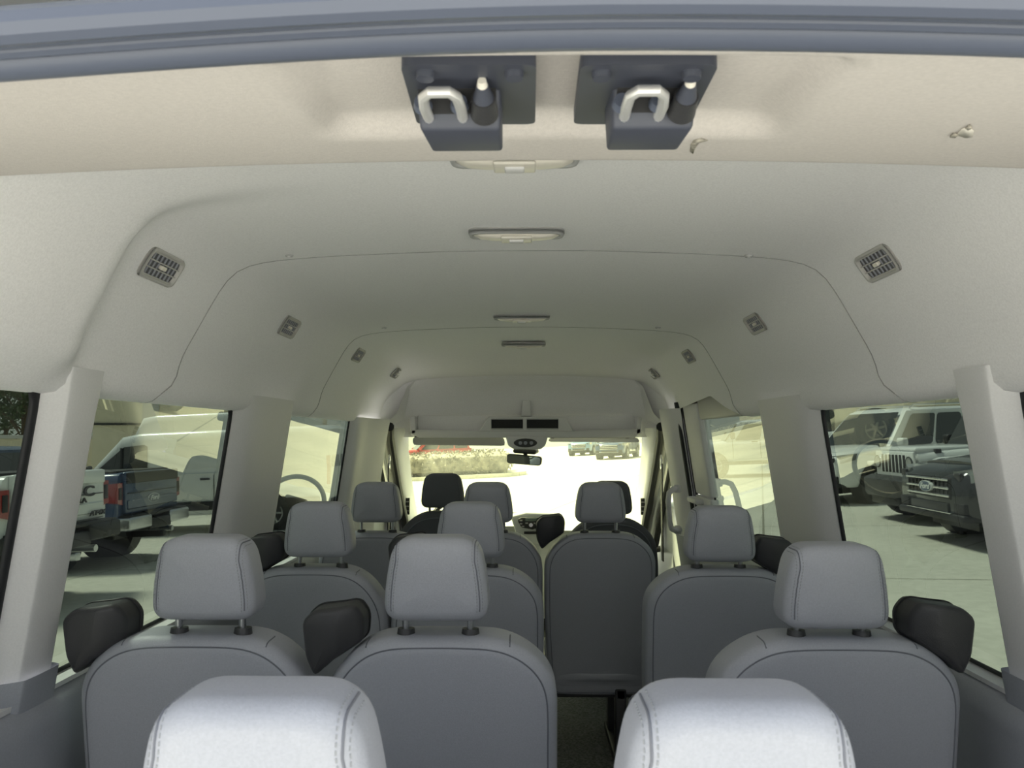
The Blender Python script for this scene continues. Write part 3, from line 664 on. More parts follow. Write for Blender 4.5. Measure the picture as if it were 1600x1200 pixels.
# ------------------------------------------------------------------ seats
HR_OUT = resamp(rpoly([(-.101, 0), (.101, 0), (.096, .075), (.079, .158), (-.079, .158), (-.096, .075)], [.042, .042, .06, .046, .046, .06], 8), .006)
HR_R = .026
def headrest(par, x, y, z, m=M_SEAT, sc=1.0, stitch=True, up=0.0, posts=True):
    "x: centre, y: rear face, z: bottom edge (van coordinates relative to the seat root)"
    h = root('headrest', (0, 0, 0)); COL.objects.unlink(h); bpy.data.objects.remove(h)
    ol = [p * sc for p in HR_OUT]
    def warp(v): return Vector((v.x, v.y - .10 * v.z + .55 * v.x * v.x, v.z))
    vs, fs = pillow(ol, 0, .095, HR_R, .004, .006, 8, warp)
    o = mk('headrest', vs, fs, m, par, loc=(x, y, z))
    bvh = BVHTree.FromPolygons(vs, fs)
    def side(zv): return max(p.x for p in ol if abs(p.y - zv) < .009)
    mb = MB()
    for sg in (-1, 1):
        for inn, kind in ((.0205, 0), (.0158, 1), (.0110, 0)):
            P_ = []
            for k in range(34):
                an = R(-60 + 163 * k / 33); zc_ = .080 * sc; yc_ = .045; dv = Vector((0, -math.cos(an), math.sin(an))); x = (side(.09 * sc) - inn); hit = None
                for _ in range(3):
                    o_ = Vector((x * sg, yc_ + .55 * x * x - .01, zc_)) + dv * .3; h_ = bvh.ray_cast(o_, -dv)
                    if h_[0] is None: break
                    hit = h_[0]; x = side(max(.02, min(.118 * sc, hit.z))) - inn
                if hit is not None: P_.append(hit + dv * (.0004 if kind else .0003))
            if len(P_) < 5: continue
            if kind: MB().tube(P_, .0013, 6).build('seam', M_SEAM, o)
            elif stitch:
                L_ = resamp(P_, .0058, False)
                for i in range(0, len(L_) - 1): mb.tube([L_[i], L_[i] + (L_[i + 1] - L_[i]) * .6], .0009, 4)
    if stitch:
        so = mb.build('stitching', M_STITCH, o); so['kind'] = 'stuff'
    if posts:
        for sx_ in (-.062, .062):
            MB().cyl((sx_ * sc, .052, .01), (sx_ * sc, .058, -.055 - up), .0065, n=12).build('headrest_post', M_STEEL, o)
            MB().cyl((sx_ * sc, .057, -.043 - up), (sx_ * sc, .058, -.022 - up), .019, .016, 16).build('post_bezel', M_BLKP, o)
    return o
def backrest(par, x0, x1, y, z, m=M_SEAT, bottom=-.66, tight=(0, 0), piping=True):
    "seat back; z top, y rear face at the top"
    w = x1 - x0; c = (x0 + x1) / 2; h = w / 2; l, r_ = tight
    pts = [(-h + .02, bottom), (h - .02, bottom), (h, -.35), (h, -.075 - .03 * r_), (h * .62, -.003), (0, 0), (-h * .62, -.003), (-h, -.075 - .03 * l), (-h, -.35)]
    ol = resamp(rpoly(pts, [.03, .03, .1, .085, .08, .05, .08, .085, .1], 7), .012)
    def warp(v): return Vector((v.x, v.y - .17 * v.z + .10 * v.x * v.x - .0, v.z))
    vs, fs = pillow(ol, 0, .125, .032, .004, .004, 6, warp)
    o = mk('backrest', vs, fs, m, par, loc=(c, y, z))
    if piping:
        bvh = BVHTree.FromPolygons(vs, fs); lp = []
        for p in inset(ol, .019):
            hh = bvh.ray_cast(Vector((p.x, -.5, p.y)), Vector((0, 1, 0)))
            if hh[0] is not None: lp.append(hh[0] + Vector((0, -.0003, .0002)))
        MB().tube(lp, .0016, 6, closed=True).build('piping', M_SEAM, o)
        for sx_ in (-1, 1):
            q = []; xx = sx_ * h * .60
            for k in range(12):
                an = R(8 + 84 * k / 11); dv = Vector((0, -math.cos(an), math.sin(an))); hh = bvh.ray_cast(Vector((xx, .07, -.075)) + dv * .4, -dv)
                if hh[0] is not None and hh[0].z > -.028: q.append(hh[0] + dv * .0003)
            if len(q) > 2: MB().tube(q, .0013, 5).build('cross_seam', M_SEAM, o)
    return o
def belt_guide(par, x, y, z, s=1, sc=1.0):
    "black plastic shoulder belt housing; s mirrors it"
    pts = [(-.066, .050), (-.040, .072), (.040, .080), (.058, .052), (.055, .008), (-.008, -.028), (-.042, -.058), (-.060, -.02)]
    pts = [(p[0] * s * sc * .93, p[1] * sc) for p in pts]
    if s < 0: pts = pts[::-1]
    ol = resamp(rpoly(pts, .012, 5), .006)
    def warp(v): return Vector((v.x, v.y + .5 * max(0, s * v.x - .01) - .12 * v.z, v.z))
    vs, fs = pillow(ol, 0, .085, .014, .003, .003, 5, warp); o = mk('belt_housing', vs, fs, M_BLKP, par, loc=(x, y, z))
    MB().tube([warp(Vector((p.x, .060, p.y))) for p in inset(ol, -.0008)], .002, 6, closed=True).build('housing_seam', M_DKTR, o)
    MB().box(-.014, .014, .075, .092, .0, .03).build('belt_slot', M_DKTR, o, bevel=.004)
    return o
ZB = -.375
def bench(label, name, row_y, seats, guides, legs, hz=-.345, group=None):
    "seats: list of (x0, x1, headrest x, raise, tightL, tightR)"
    cx = (seats[0][0] + seats[-1][1]) / 2
    r = root(name, (cx, row_y, CZ + ZF)); tag(r, label, 'seat', group)
    for (x0, x1, hx, up, tl, tr) in seats:
        backrest(r, x0 - cx, x1 - cx, 0, ZB - ZF, tight=(tl, tr))
        headrest(r, hx - cx, -.012, hz - ZF + up, up=up)
        w = x1 - x0
        vs, fs = pillow(resamp(rpoly([(-w / 2 + .01, 0), (w / 2 - .01, 0), (w / 2 - .005, .12), (-w / 2 + .005, .12)], .04), .02), 0, .46, .04, .01, .01)
        mk('seat_cushion', vs, fs, M_SEAT, r, loc=((x0 + x1) / 2 - cx, .10, .29))
    for (gx, gz, gs) in guides: belt_guide(r, gx - cx, .015, gz - ZF, gs)
    for lx in legs:
        mb = MB().box(lx - cx - .022, lx - cx + .022, .10, .16, .0, .30).box(lx - cx - .022, lx - cx + .022, .38, .44, .0, .30).box(lx - cx - .028, lx - cx + .028, .05, .50, .0, .04).box(lx - cx - .02, lx - cx + .02, .10, .44, .26, .30)
        mb.build('leg_frame', M_BLKP, r, bevel=.006)
    MB().box(seats[0][0] - cx + .03, seats[-1][1] - cx - .03, .12, .5, .262, .295).build('seat_frame', M_BLKP, r, bevel=.006)
    return r
bench('rearmost bench seat whose bright pale grey headrests fill the bottom edge', 'bench_seat', .625, [(-.79, -.405, -.585, 0, 0, .3), (-.40, -.01, -.214, 0, .3, .3), (-.005, .375, .170, 0, .3, .3), (.38, .79, .585, 0, .3, 0)], [], [-.6, -.2, .2, .6], hz=-.362)
bench('grey double bench seat on the left, first row in front of the bright headrests', 'bench_seat', 1.46, [(-.858, -.400, -.607, .0, 0, 1), (-.392, .062, -.167, .0, 1, 0)], [(-.822, -.398, 1), (-.362, -.398, 1)], [-.75, -.05])
bench('grey double bench seat on the left, third row from the back', 'bench_seat', 2.22, [(-.84, -.400, -.596, 0, 0, 1), (-.392, .055, -.157, 0, 1, 0)], [(-.755, -.36, 1), (-.335, -.36, 1)], [-.72, -.05])
bench('darker triple bench seat across the middle behind the front seats', 'bench_seat', 3.03, [(-.82, -.375, -.587, .01, 0, 1), (-.37, .070, -.146, .01, 1, .6), (.078, .516, .297, .01, .6, 0)], [(.105, -.385, 1)], [-.70, -.1, .38])
bench('single grey seat on the right, first row in front of the bright headrests', 'single_seat', 1.46, [(.358, .826, .580, -.012, 0, 0)], [(.782, -.390, -1)], [.45, .74])
bench('single grey seat on the right beside the sliding door window', 'single_seat', 2.22, [(.350, .80, .560, -.010, 0, 0)], [(.715, -.365, -1)], [.44, .72])
# front seats
for (cx, ztop, lab) in ((-.432, -.185, 'black driver seat at the left front under the windshield'), (.452, -.218, 'black front passenger seat, mostly hidden behind a headrest')):
    r = root('front_seat', (cx, 4.03, CZ + ZF)); tag(r, lab, 'seat')
    headrest(r, 0, 0, ztop - .185 - ZF, M_SEATF, sc=1.14 if cx < 0 else 1.1, stitch=False)
    ol = resamp(rpoly([(-.22, -.62), (.22, -.62), (.255, -.30), (.235, -.10), (.12, 0), (-.12, 0), (-.235, -.10), (-.255, -.30)], .09), .015)
    vs, fs = pillow(ol, 0, .14, .035, .01, .01, 5, lambda v: Vector((v.x, v.y - .2 * v.z, v.z))); mk('backrest', vs, fs, M_SEATF, r, loc=(0, .0, ztop - .205 - ZF))
    MB().tube([Vector((p.x, -.003 - .2 * p.y, p.y)) for p in inset(ol, .03)], .003, 6, closed=True).build('piping', M_SEAM, r, loc=(0, 0, ztop - .205 - ZF))
    vs, fs = pillow(resamp(rpoly([(-.25, 0), (.25, 0), (.25, .14), (-.25, .14)], .05), .02), 0, .5, .04); mk('seat_cushion', vs, fs, M_SEATF, r, loc=(0, .12, .27))
    MB().box(-.2, .2, .12, .55, 0, .27).build('seat_base', M_BLKP, r, bevel=.02)
# ------------------------------------------------------------------ outside: ground
SLOPE = .045
def gz(x, y=0): return .26 + SLOPE * x
M_CON = bpy.data.materials.new('concrete'); M_CON.use_nodes = True
n = M_CON.node_tree.nodes; l = M_CON.node_tree.links; b = n['Principled BSDF']; b.inputs['Roughness'].default_value = .85
t = n.new('ShaderNodeTexCoord'); z1 = n.new('ShaderNodeTexNoise'); z1.inputs['Scale'].default_value = .45; z1.inputs['Detail'].default_value = 8
z2 = n.new('ShaderNodeTexNoise'); z2.inputs['Scale'].default_value = 9; z2.inputs['Detail'].default_value = 5
l.new(t.outputs['Object'], z1.inputs['Vector']); l.new(t.outputs['Object'], z2.inputs['Vector'])
ad = n.new('ShaderNodeMath'); ad.operation = 'MULTIPLY_ADD'; ad.inputs[1].default_value = .5; l.new(z1.outputs['Fac'], ad.inputs[0])
m2 = n.new('ShaderNodeMath'); m2.operation = 'MULTIPLY'; m2.inputs[1].default_value = .5; l.new(z2.outputs['Fac'], m2.inputs[0]); l.new(m2.outputs[0], ad.inputs[2])
cr = n.new('ShaderNodeValToRGB'); cr.color_ramp.elements[0].position = .35; cr.color_ramp.elements[1].position = .65
cr.color_ramp.elements[0].color = (.50, .49, .42, 1); cr.color_ramp.elements[1].color = (.66, .645, .56, 1)
l.new(ad.outputs[0], cr.inputs[0])
bt = n.new('ShaderNodeTexBrick'); bt.offset = 0; bt.inputs['Color1'].default_value = (1, 1, 1, 1); bt.inputs['Color2'].default_value = (1, 1, 1, 1); bt.inputs['Mortar'].default_value = (.45, .44, .40, 1)
bt.inputs['Scale'].default_value = 1; bt.inputs['Mortar Size'].default_value = .018; bt.inputs['Brick Width'].default_value = 4.6; bt.inputs['Row Height'].default_value = 4.6
mp = n.new('ShaderNodeMapping'); mp.inputs['Rotation'].default_value = (0, 0, R(17)); l.new(t.outputs['Object'], mp.inputs[0]); l.new(mp.outputs[0], bt.inputs['Vector'])
mm = n.new('ShaderNodeMix'); mm.data_type = 'RGBA'; mm.blend_type = 'MULTIPLY'; mm.inputs[0].default_value = 1; l.new(cr.outputs[0], mm.inputs[6]); l.new(bt.outputs['Color'], mm.inputs[7]); l.new(mm.outputs[2], b.inputs['Base Color'])
g = sheet('ground', [(-90, -60, gz(-90)), (90, -60, gz(90)), (90, 120, gz(90)), (-90, 120, gz(-90))], [(0, 1, 2, 3)], M_CON, None, smooth=False, flip_to=(0, 0, 50)); struct(g)
# ------------------------------------------------------------------ outside: vehicles (front towards local +x)
def place(name, x, y, deg):
    o = bpy.data.objects.new(name, None); COL.objects.link(o)
    o.matrix_world = Matrix.Translation((x, y, gz(x))) @ Matrix.Rotation(-math.atan(SLOPE), 4, 'Y') @ Matrix.Rotation(R(deg), 4, 'Z'); return o
def ring_at(x, hw, zb, zt, ro=.08):
    h = [(-hw * .93, zb), (-hw * .985, zb + .08), (-hw, (zb + zt) / 2), (-hw * .985, zt - ro * 1.6), (-hw * .95, zt - ro * .5), (-hw * .88, zt), (-hw * .4, zt + .02)]
    return [(x, a, c) for a, c in h] + [(x, -a, c) for a, c in h[::-1]]
def loft(rings, name, m, par, sharp=50):
    n = len(rings[0]); vs = [p for r_ in rings for p in r_]
    fs = [(i * n + k, i * n + (k + 1) % n, (i + 1) * n + (k + 1) % n, (i + 1) * n + k) for i in range(len(rings) - 1) for k in range(n)] + [tuple(range(n)), tuple((len(rings) - 1) * n + k for k in range(n))]
    return mk(name, vs, fs, m, par, sharp=sharp)
def make_wheel():
    return None
WM = {}
def wheel(par, x, y, r, w=.27, side=1):
    k = (round(r, 3), side)
    if k not in WM:
        prof_ = [(.62 * r, -w / 2), (.80 * r, -w / 2 - .01), (.95 * r, -w / 2 + .01), (r, -w / 2 + .05), (r, w / 2 - .05), (.95 * r, w / 2 - .01), (.8 * r, w / 2 + .01), (.62 * r, w / 2)]
        N = 28; vs = []; fs = []; M_ = len(prof_)
        for i in range(N):
            a = 2 * PI * i / N
            for (rr, yy) in prof_: vs.append((rr * math.cos(a), yy, rr * math.sin(a)))
        for i in range(N):
            for q in range(M_ - 1): j = (i + 1) % N; fs.append((i * M_ + q, i * M_ + q + 1, j * M_ + q + 1, j * M_ + q))
        a_ = mk('tyre', vs, fs, M_TIRE); mb = MB().cyl((0, -.05, 0), (0, .05, 0), r * .62, n=24)
        mb2 = MB().cyl((0, side * (w / 2 - .03), 0), (0, side * (w / 2 + .0), 0), r * .16, n=12)
        for q in range(6):
            a = q * PI / 3; mb2.tube([(r * .12 * math.cos(a), side * (w / 2 - .02), r * .12 * math.sin(a)), (r * .6 * math.cos(a), side * (w / 2 - .03), r * .6 * math.sin(a))], .035, 6)
        mb2.tube([(r * .6 * math.cos(t), side * (w / 2 - .01), r * .6 * math.sin(t)) for t in [2 * PI * i / 24 for i in range(24)]], .02, 6, closed=True)
        b_ = mb.build('rim_barrel', M_DKTR); c_ = mb2.build('rim', M_RIM)
        WM[k] = (a_.data, b_.data, c_.data)
        for q in (a_, b_, c_): bpy.data.objects.remove(q)
    A, B, C2 = WM[k]
    t_ = bpy.data.objects.new('wheel', A); COL.objects.link(t_); t_.parent = par; t_.location = (x, y, r)
    for nm, me in (('rim_barrel', B), ('rim', C2)): q = bpy.data.objects.new(nm, me); COL.objects.link(q); q.parent = t_
def quad(name, P, m, par, th=.012):
    P = [Vector(p) for p in P]; nn = (P[1] - P[0]).cross(P[2] - P[0]).normalized() * th
    n_ = len(P); return MB().add(P + [p + nn for p in P], [tuple(range(n_)), tuple(range(n_, 2 * n_))] + [(i, (i + 1) % n_, n_ + (i + 1) % n_, n_ + i) for i in range(n_)]).build(name, m, par, smooth=False)
def cabin(par, bx0, tx0, tx1, bx1, zb, zt, hb, ht, paint, sidewins, zwb=None, ws=True, rear=True):
    "bx0/tx0: rear base and roof x, bx1/tx1: front base and roof x"
    zm = zt - .06
    def hw(z): return hb + (ht - hb) * (z - zb) / (zt - zb)
    def xr(z): return bx0 + (tx0 - bx0) * (z - zb) / (zt - zb)
    def xf(z): return bx1 + (tx1 - bx1) * (z - zb) / (zt - zb)
    lev = [(zb, 0), ((zb + zt) / 2, 0), (zm, 0), (zt, .10), (zt + .015, .30)]; rings = []
    for z, ins in lev:
        z_ = min(z, zt); a, b_, c = xr(z_) + ins, xf(z_) - ins, hw(z_) - ins * .8
        rings.append([(a, -c, z), (a, -c * .5, z), (a, c * .5, z), (a, c, z), (a + (b_ - a) * .33, c, z), (a + (b_ - a) * .66, c, z), (b_, c, z), (b_ + .04, c * .5, z), (b_ + .04, -c * .5, z), (b_, -c, z), (a + (b_ - a) * .66, -c, z), (a + (b_ - a) * .33, -c, z)])
    loft(rings, 'cabin', paint, par, 40)
    def sp(s, x, z, o=.006): return (x, s * (hw(z) + o), z)
    z0 = (zwb or zb) + .03; z1 = zt - .13
    for s in (-1, 1):
        for (a, b_) in sidewins:                       # fractions between the sloping ends
            def X(f, z): return (xr(z) + .06) + ((xf(z) - .10) - (xr(z) + .06)) * f
            P = [sp(s, X(a, z0), z0), sp(s, X(b_, z0), z0), sp(s, X(b_, z1), z1), sp(s, X(a, z1), z1)]
            P = [Vector(p) for p in P]; out = []
            for i in range(4):
                for t in (.06, .0, -.06): 
                    if t > 0: out.append(P[i].lerp(P[i - 1], t))
                    elif t < 0: out.append(P[i].lerp(P[(i + 1) % 4], -t))
            if s > 0: out = out[::-1]
            quad('side_window', out, M_CGL, par, .006)
    if ws:
        quad('windshield', [(xf(zb) + .045, -hw(zb) * .9, zb + .01), (xf(zb) + .045, hw(zb) * .9, zb + .01), (xf(z1) + .045, hw(z1) * .86, z1 + .04), (xf(z1) + .045, -hw(z1) * .86, z1 + .04)], M_CGL, par, .01)
    if rear:
        quad('rear_window', [(xr(z0) - .006, hw(z0) * .85, z0 + .05), (xr(z0) - .006, -hw(z0) * .85, z0 + .05), (xr(z1) - .006, -hw(z1) * .8, z1 + .02), (xr(z1) - .006, hw(z1) * .8, z1 + .02)], M_CGL, par, .01)
    return hw
def mirrors(par, x, z, hb, paint, big=1):
    for s in (-1, 1):
        vs, fs = pillow(resamp(rpoly([(-.07, -.09 * big), (.07, -.09 * big), (.09, .09 * big), (-.08, .10 * big)], .05), .03), 0, .20, .04)
        mk('side_mirror', [Vector((v.x, s * (v.y + hb + .08), v.z)) for v in vs], fs, paint, par, loc=(x, 0, z))
        MB().box(x - .04, x + .03, min(s * (hb - .02), s * (hb + .2)), max(s * (hb - .02), s * (hb + .2)), z - .12, z - .07).build('mirror_bracket', M_DKTR, par)
def doors(par, xs, hb, z0, z1):
    for s in (-1, 1):
        for x in xs: MB().box(x - .006, x + .006, s * (hb - .01), s * (hb + .006), z0, z1).build('door_seam', M_DKTR, par, smooth=False)
        for x in xs[:-1]: MB().box(x + .08, x + .28, min(s * hb, s * (hb + .03)), max(s * hb, s * (hb + .03)), z1 - .10, z1 - .06).build('door_handle', M_DKTR, par, bevel=.008)
def arches(par, xs, hb, r):
    for x in xs:
        for s in (-1, 1):
            MB().cyl((x, s * (hb - .30), r * 1.0), (x, s * (hb + .002), r * 1.0), r * 1.18, n=28).build('wheel_arch', M_DKTR, par)
            wheel(par, x, s * (hb - .12), r, side=s)
# --- pickup
def pickup(x, y, deg, paint, label, L=5.9, W=2.03, bedz=1.42, tail=True, lamp='c', chrome=True, letters=None, lift=0, group=None):
    r = place('pickup_truck', x, y, deg); tag(r, label, 'truck', group); hb = W / 2; f = L / 2; zb = .55 + lift; bz = bedz + lift
    # bed + lower body, front fenders and hood
    loft([ring_at(-f + .02, hb * .93, zb + .10, bz), ring_at(-f + .10, hb * .97, zb + .05, bz), ring_at(-f + .4, hb, zb, bz), ring_at(-.62, hb, zb, bz - .02), ring_at(-.58, hb, zb, bz - .18), ring_at(f - 1.75, hb, zb, bz - .18), ring_at(f - .5, hb * .97, zb, bz - .22), ring_at(f - .06, hb * .88, zb + .06, bz - .34)], 'body', paint, r)
    MB().box(-f + .12, -.66, -hb * .82, hb * .82, bz + .0, bz + .035).build('bed_cover', M_DKTR, r, bevel=.01)
    cabin(r, -.60, -.45, 1.0, 1.55, bz - .20, 1.92 + lift, hb * .93, hb * .76, paint, [(.05, .45), (.50, .92)])
    arches(r, (-f + 1.15, f - .95), hb, .41 + lift * .4); doors(r, [-.5, .45, 1.35], hb, zb + .1, bz - .15); mirrors(r, 1.35, bz, hb, M_DKTR, 1.3)
    e = -f
    tgw = hb * .80
    if tail:
        tg = MB().box(e - .045, e + .03, -tgw, tgw, zb + .26, bz + .01).build('tailgate', paint, r, bevel=.02)
        tg2 = MB().box(e - .075, e - .03, -tgw * .98, tgw * .98, bz - .16, bz + .005).build('tailgate_spoiler', paint if letters else M_DKTR, tg, bevel=.02)
        MB().box(e - .062, e - .04, -tgw * .94, tgw * .94, zb + .56, zb + .57).build('tailgate_crease', M_DKTR, tg)
        MB().add([(e - .06, -tgw * .95, zb + .34), (e - .06, tgw * .95, zb + .34), (e - .06, tgw * .95, zb + .45), (e - .06, -tgw * .95, zb + .45), (e - .03, -tgw * .95, zb + .31), (e - .03, tgw * .95, zb + .31), (e - .03, tgw * .95, zb + .49), (e - .03, -tgw * .95, zb + .49)],
                 [(0, 1, 2, 3), (4, 7, 6, 5), (0, 4, 5, 1), (1, 5, 6, 2), (2, 6, 7, 3), (3, 7, 4, 0)]).build('tailgate_crease', paint, tg)
        M_L = Matrix(((0, 0, -1, e - .055), (-1, 0, 0, 0), (0, 1, 0, 0), (0, 0, 0, 1)))
        if letters:
            text('lettering', letters[0], .175, M_DKTR, tg, Matrix.Translation((-.03, -.14, bz - .25)) @ M_L, .012, sx=1.8, sp=1.3)
            text('lettering', letters[1], .085, M_DKTR, tg, Matrix.Translation((-.03, -.16, zb + .50)) @ M_L, .008, sx=1.7)
            text('lettering', letters[2], .085, M_DKTR, tg, Matrix.Translation((-.03, -tgw * .74, zb + .33)) @ M_L, .008, .2, sx=1.5)
            MB().box(e - .08, e - .06, -.14, .14, bz - .14, bz - .05).build('gate_handle', M_DKTR, tg, bevel=.01)
        else:
            n = 28; ov_ = [(.155 * math.cos(2 * PI * k / n), .065 * math.sin(2 * PI * k / n)) for k in range(n)]
            def oval(sc, dx, m, nm): return mk(nm, [(e - dx, a * sc, bz - .42 + c * sc) for a, c in ov_] + [(e - .03, a * sc, bz - .42 + c * sc) for a, c in ov_], [tuple(range(n)), tuple(range(n, 2 * n))] + [(i, (i + 1) % n, n + (i + 1) % n, n + i) for i in range(n)], m, tg, sharp=40)
            oval(1.14, .060, M_WHT, 'emblem_rim'); oval(1, .066, M_BLUE, 'emblem')
            text('emblem_lettering', 'Ford', .105, M_WHT, tg, Matrix.Translation((-.014, 0, bz - .42)) @ M_L, .003, .35, sx=1.25)
            MB().box(e - .056, e - .04, -tgw * .9, tgw * .9, zb + .44, zb + .47).build('tailgate_crease', M_BLUE, tg)
            text('lettering', 'F-150', .09, M_STEEL, tg, Matrix.Translation((-.0, .52, zb + .42)) @ M_L, .004, sx=1.2)
    for s in (-1, 1):
        z0, z1 = (zb + .40, bz - .14)
        lp = MB().add([(e + .06 - .07, s * tgw * 1.03, z0), (e + .06 - .07, s * hb * .955, z0 + .03), (e + .30, s * hb * 1.012, z0 + .06), (e + .06 - .07, s * tgw * 1.03, z1), (e + .06 - .07, s * hb * .955, z1), (e + .24, s * hb * 1.012, z1 - .02)],
                      [(0, 1, 4, 3), (1, 2, 5, 4), (0, 2, 1), (3, 4, 5), (0, 3, 5, 2)]).build('tail_lamp', M_RED, r, smooth=False)
        MB().box(e - .022, e + .0, min(s * tgw * 1.06, s * hb * .93), max(s * tgw * 1.06, s * hb * .93), z0 + .08, z0 + .26).build('reverse_lamp', M_DKTR, lp, bevel=.01)
        MB().box(e - .19, e + .05, min(s * .30, s * hb * .93), max(s * .30, s * hb * .93), zb + .02, zb + .22).build('bumper_corner', M_STEEL if chrome else M_DKTR, r, bevel=.035, seg=3)
    MB().box(e - .17, e + .05, -.34, .34, zb - .02, zb + .15).build('bumper_step', M_DKTR, r, bevel=.02)
    MB().box(e - .16, e + .02, -hb * .88, hb * .88, zb + .20, zb + .245).build('bumper_pad', M_DKTR, r, bevel=.01)
    MB().box(e - .06, e + .0, -.26, .26, zb + .16, zb + .26).build('plate_recess', M_DKTR, r, bevel=.01)
    MB().box(e - .22, e + .3, -.045, .045, zb - .16, zb - .07).build('tow_hitch', M_STEEL if not chrome else M_DKTR, r, bevel=.008)
    MB().cyl((e - .05, -.62, zb - .10), (e + .6, -.62, zb - .08), .045, n=14).build('exhaust_pipe', M_STEEL, r)
    MB().cyl((e + 1.15, -hb + .25, .43), (e + 1.15, hb - .25, .43), .06, n=12).build('rear_axle', M_DKTR, r)
    MB().box(e + .3, f - .4, -.55, .55, zb - .14, zb + .05).build('chassis', M_DKTR, r)
    # front
    MB().box(f - .10, f + .01, -hb * .55, hb * .55, zb + .22, bz - .36).build('grille', M_DKTR, r, bevel=.03)
    for s in (-1, 1): MB().box(f - .16, f - .02, min(s * hb * .57, s * hb * .9), max(s * hb * .57, s * hb * .9), zb + .38, bz - .38).build('headlamp', M_HL, r, bevel=.03)
    MB().box(f - .15, f + .10, -hb * .9, hb * .9, zb - .02, zb + .22).build('bumper', M_STEEL if chrome else M_DKTR, r, bevel=.05)
    return r
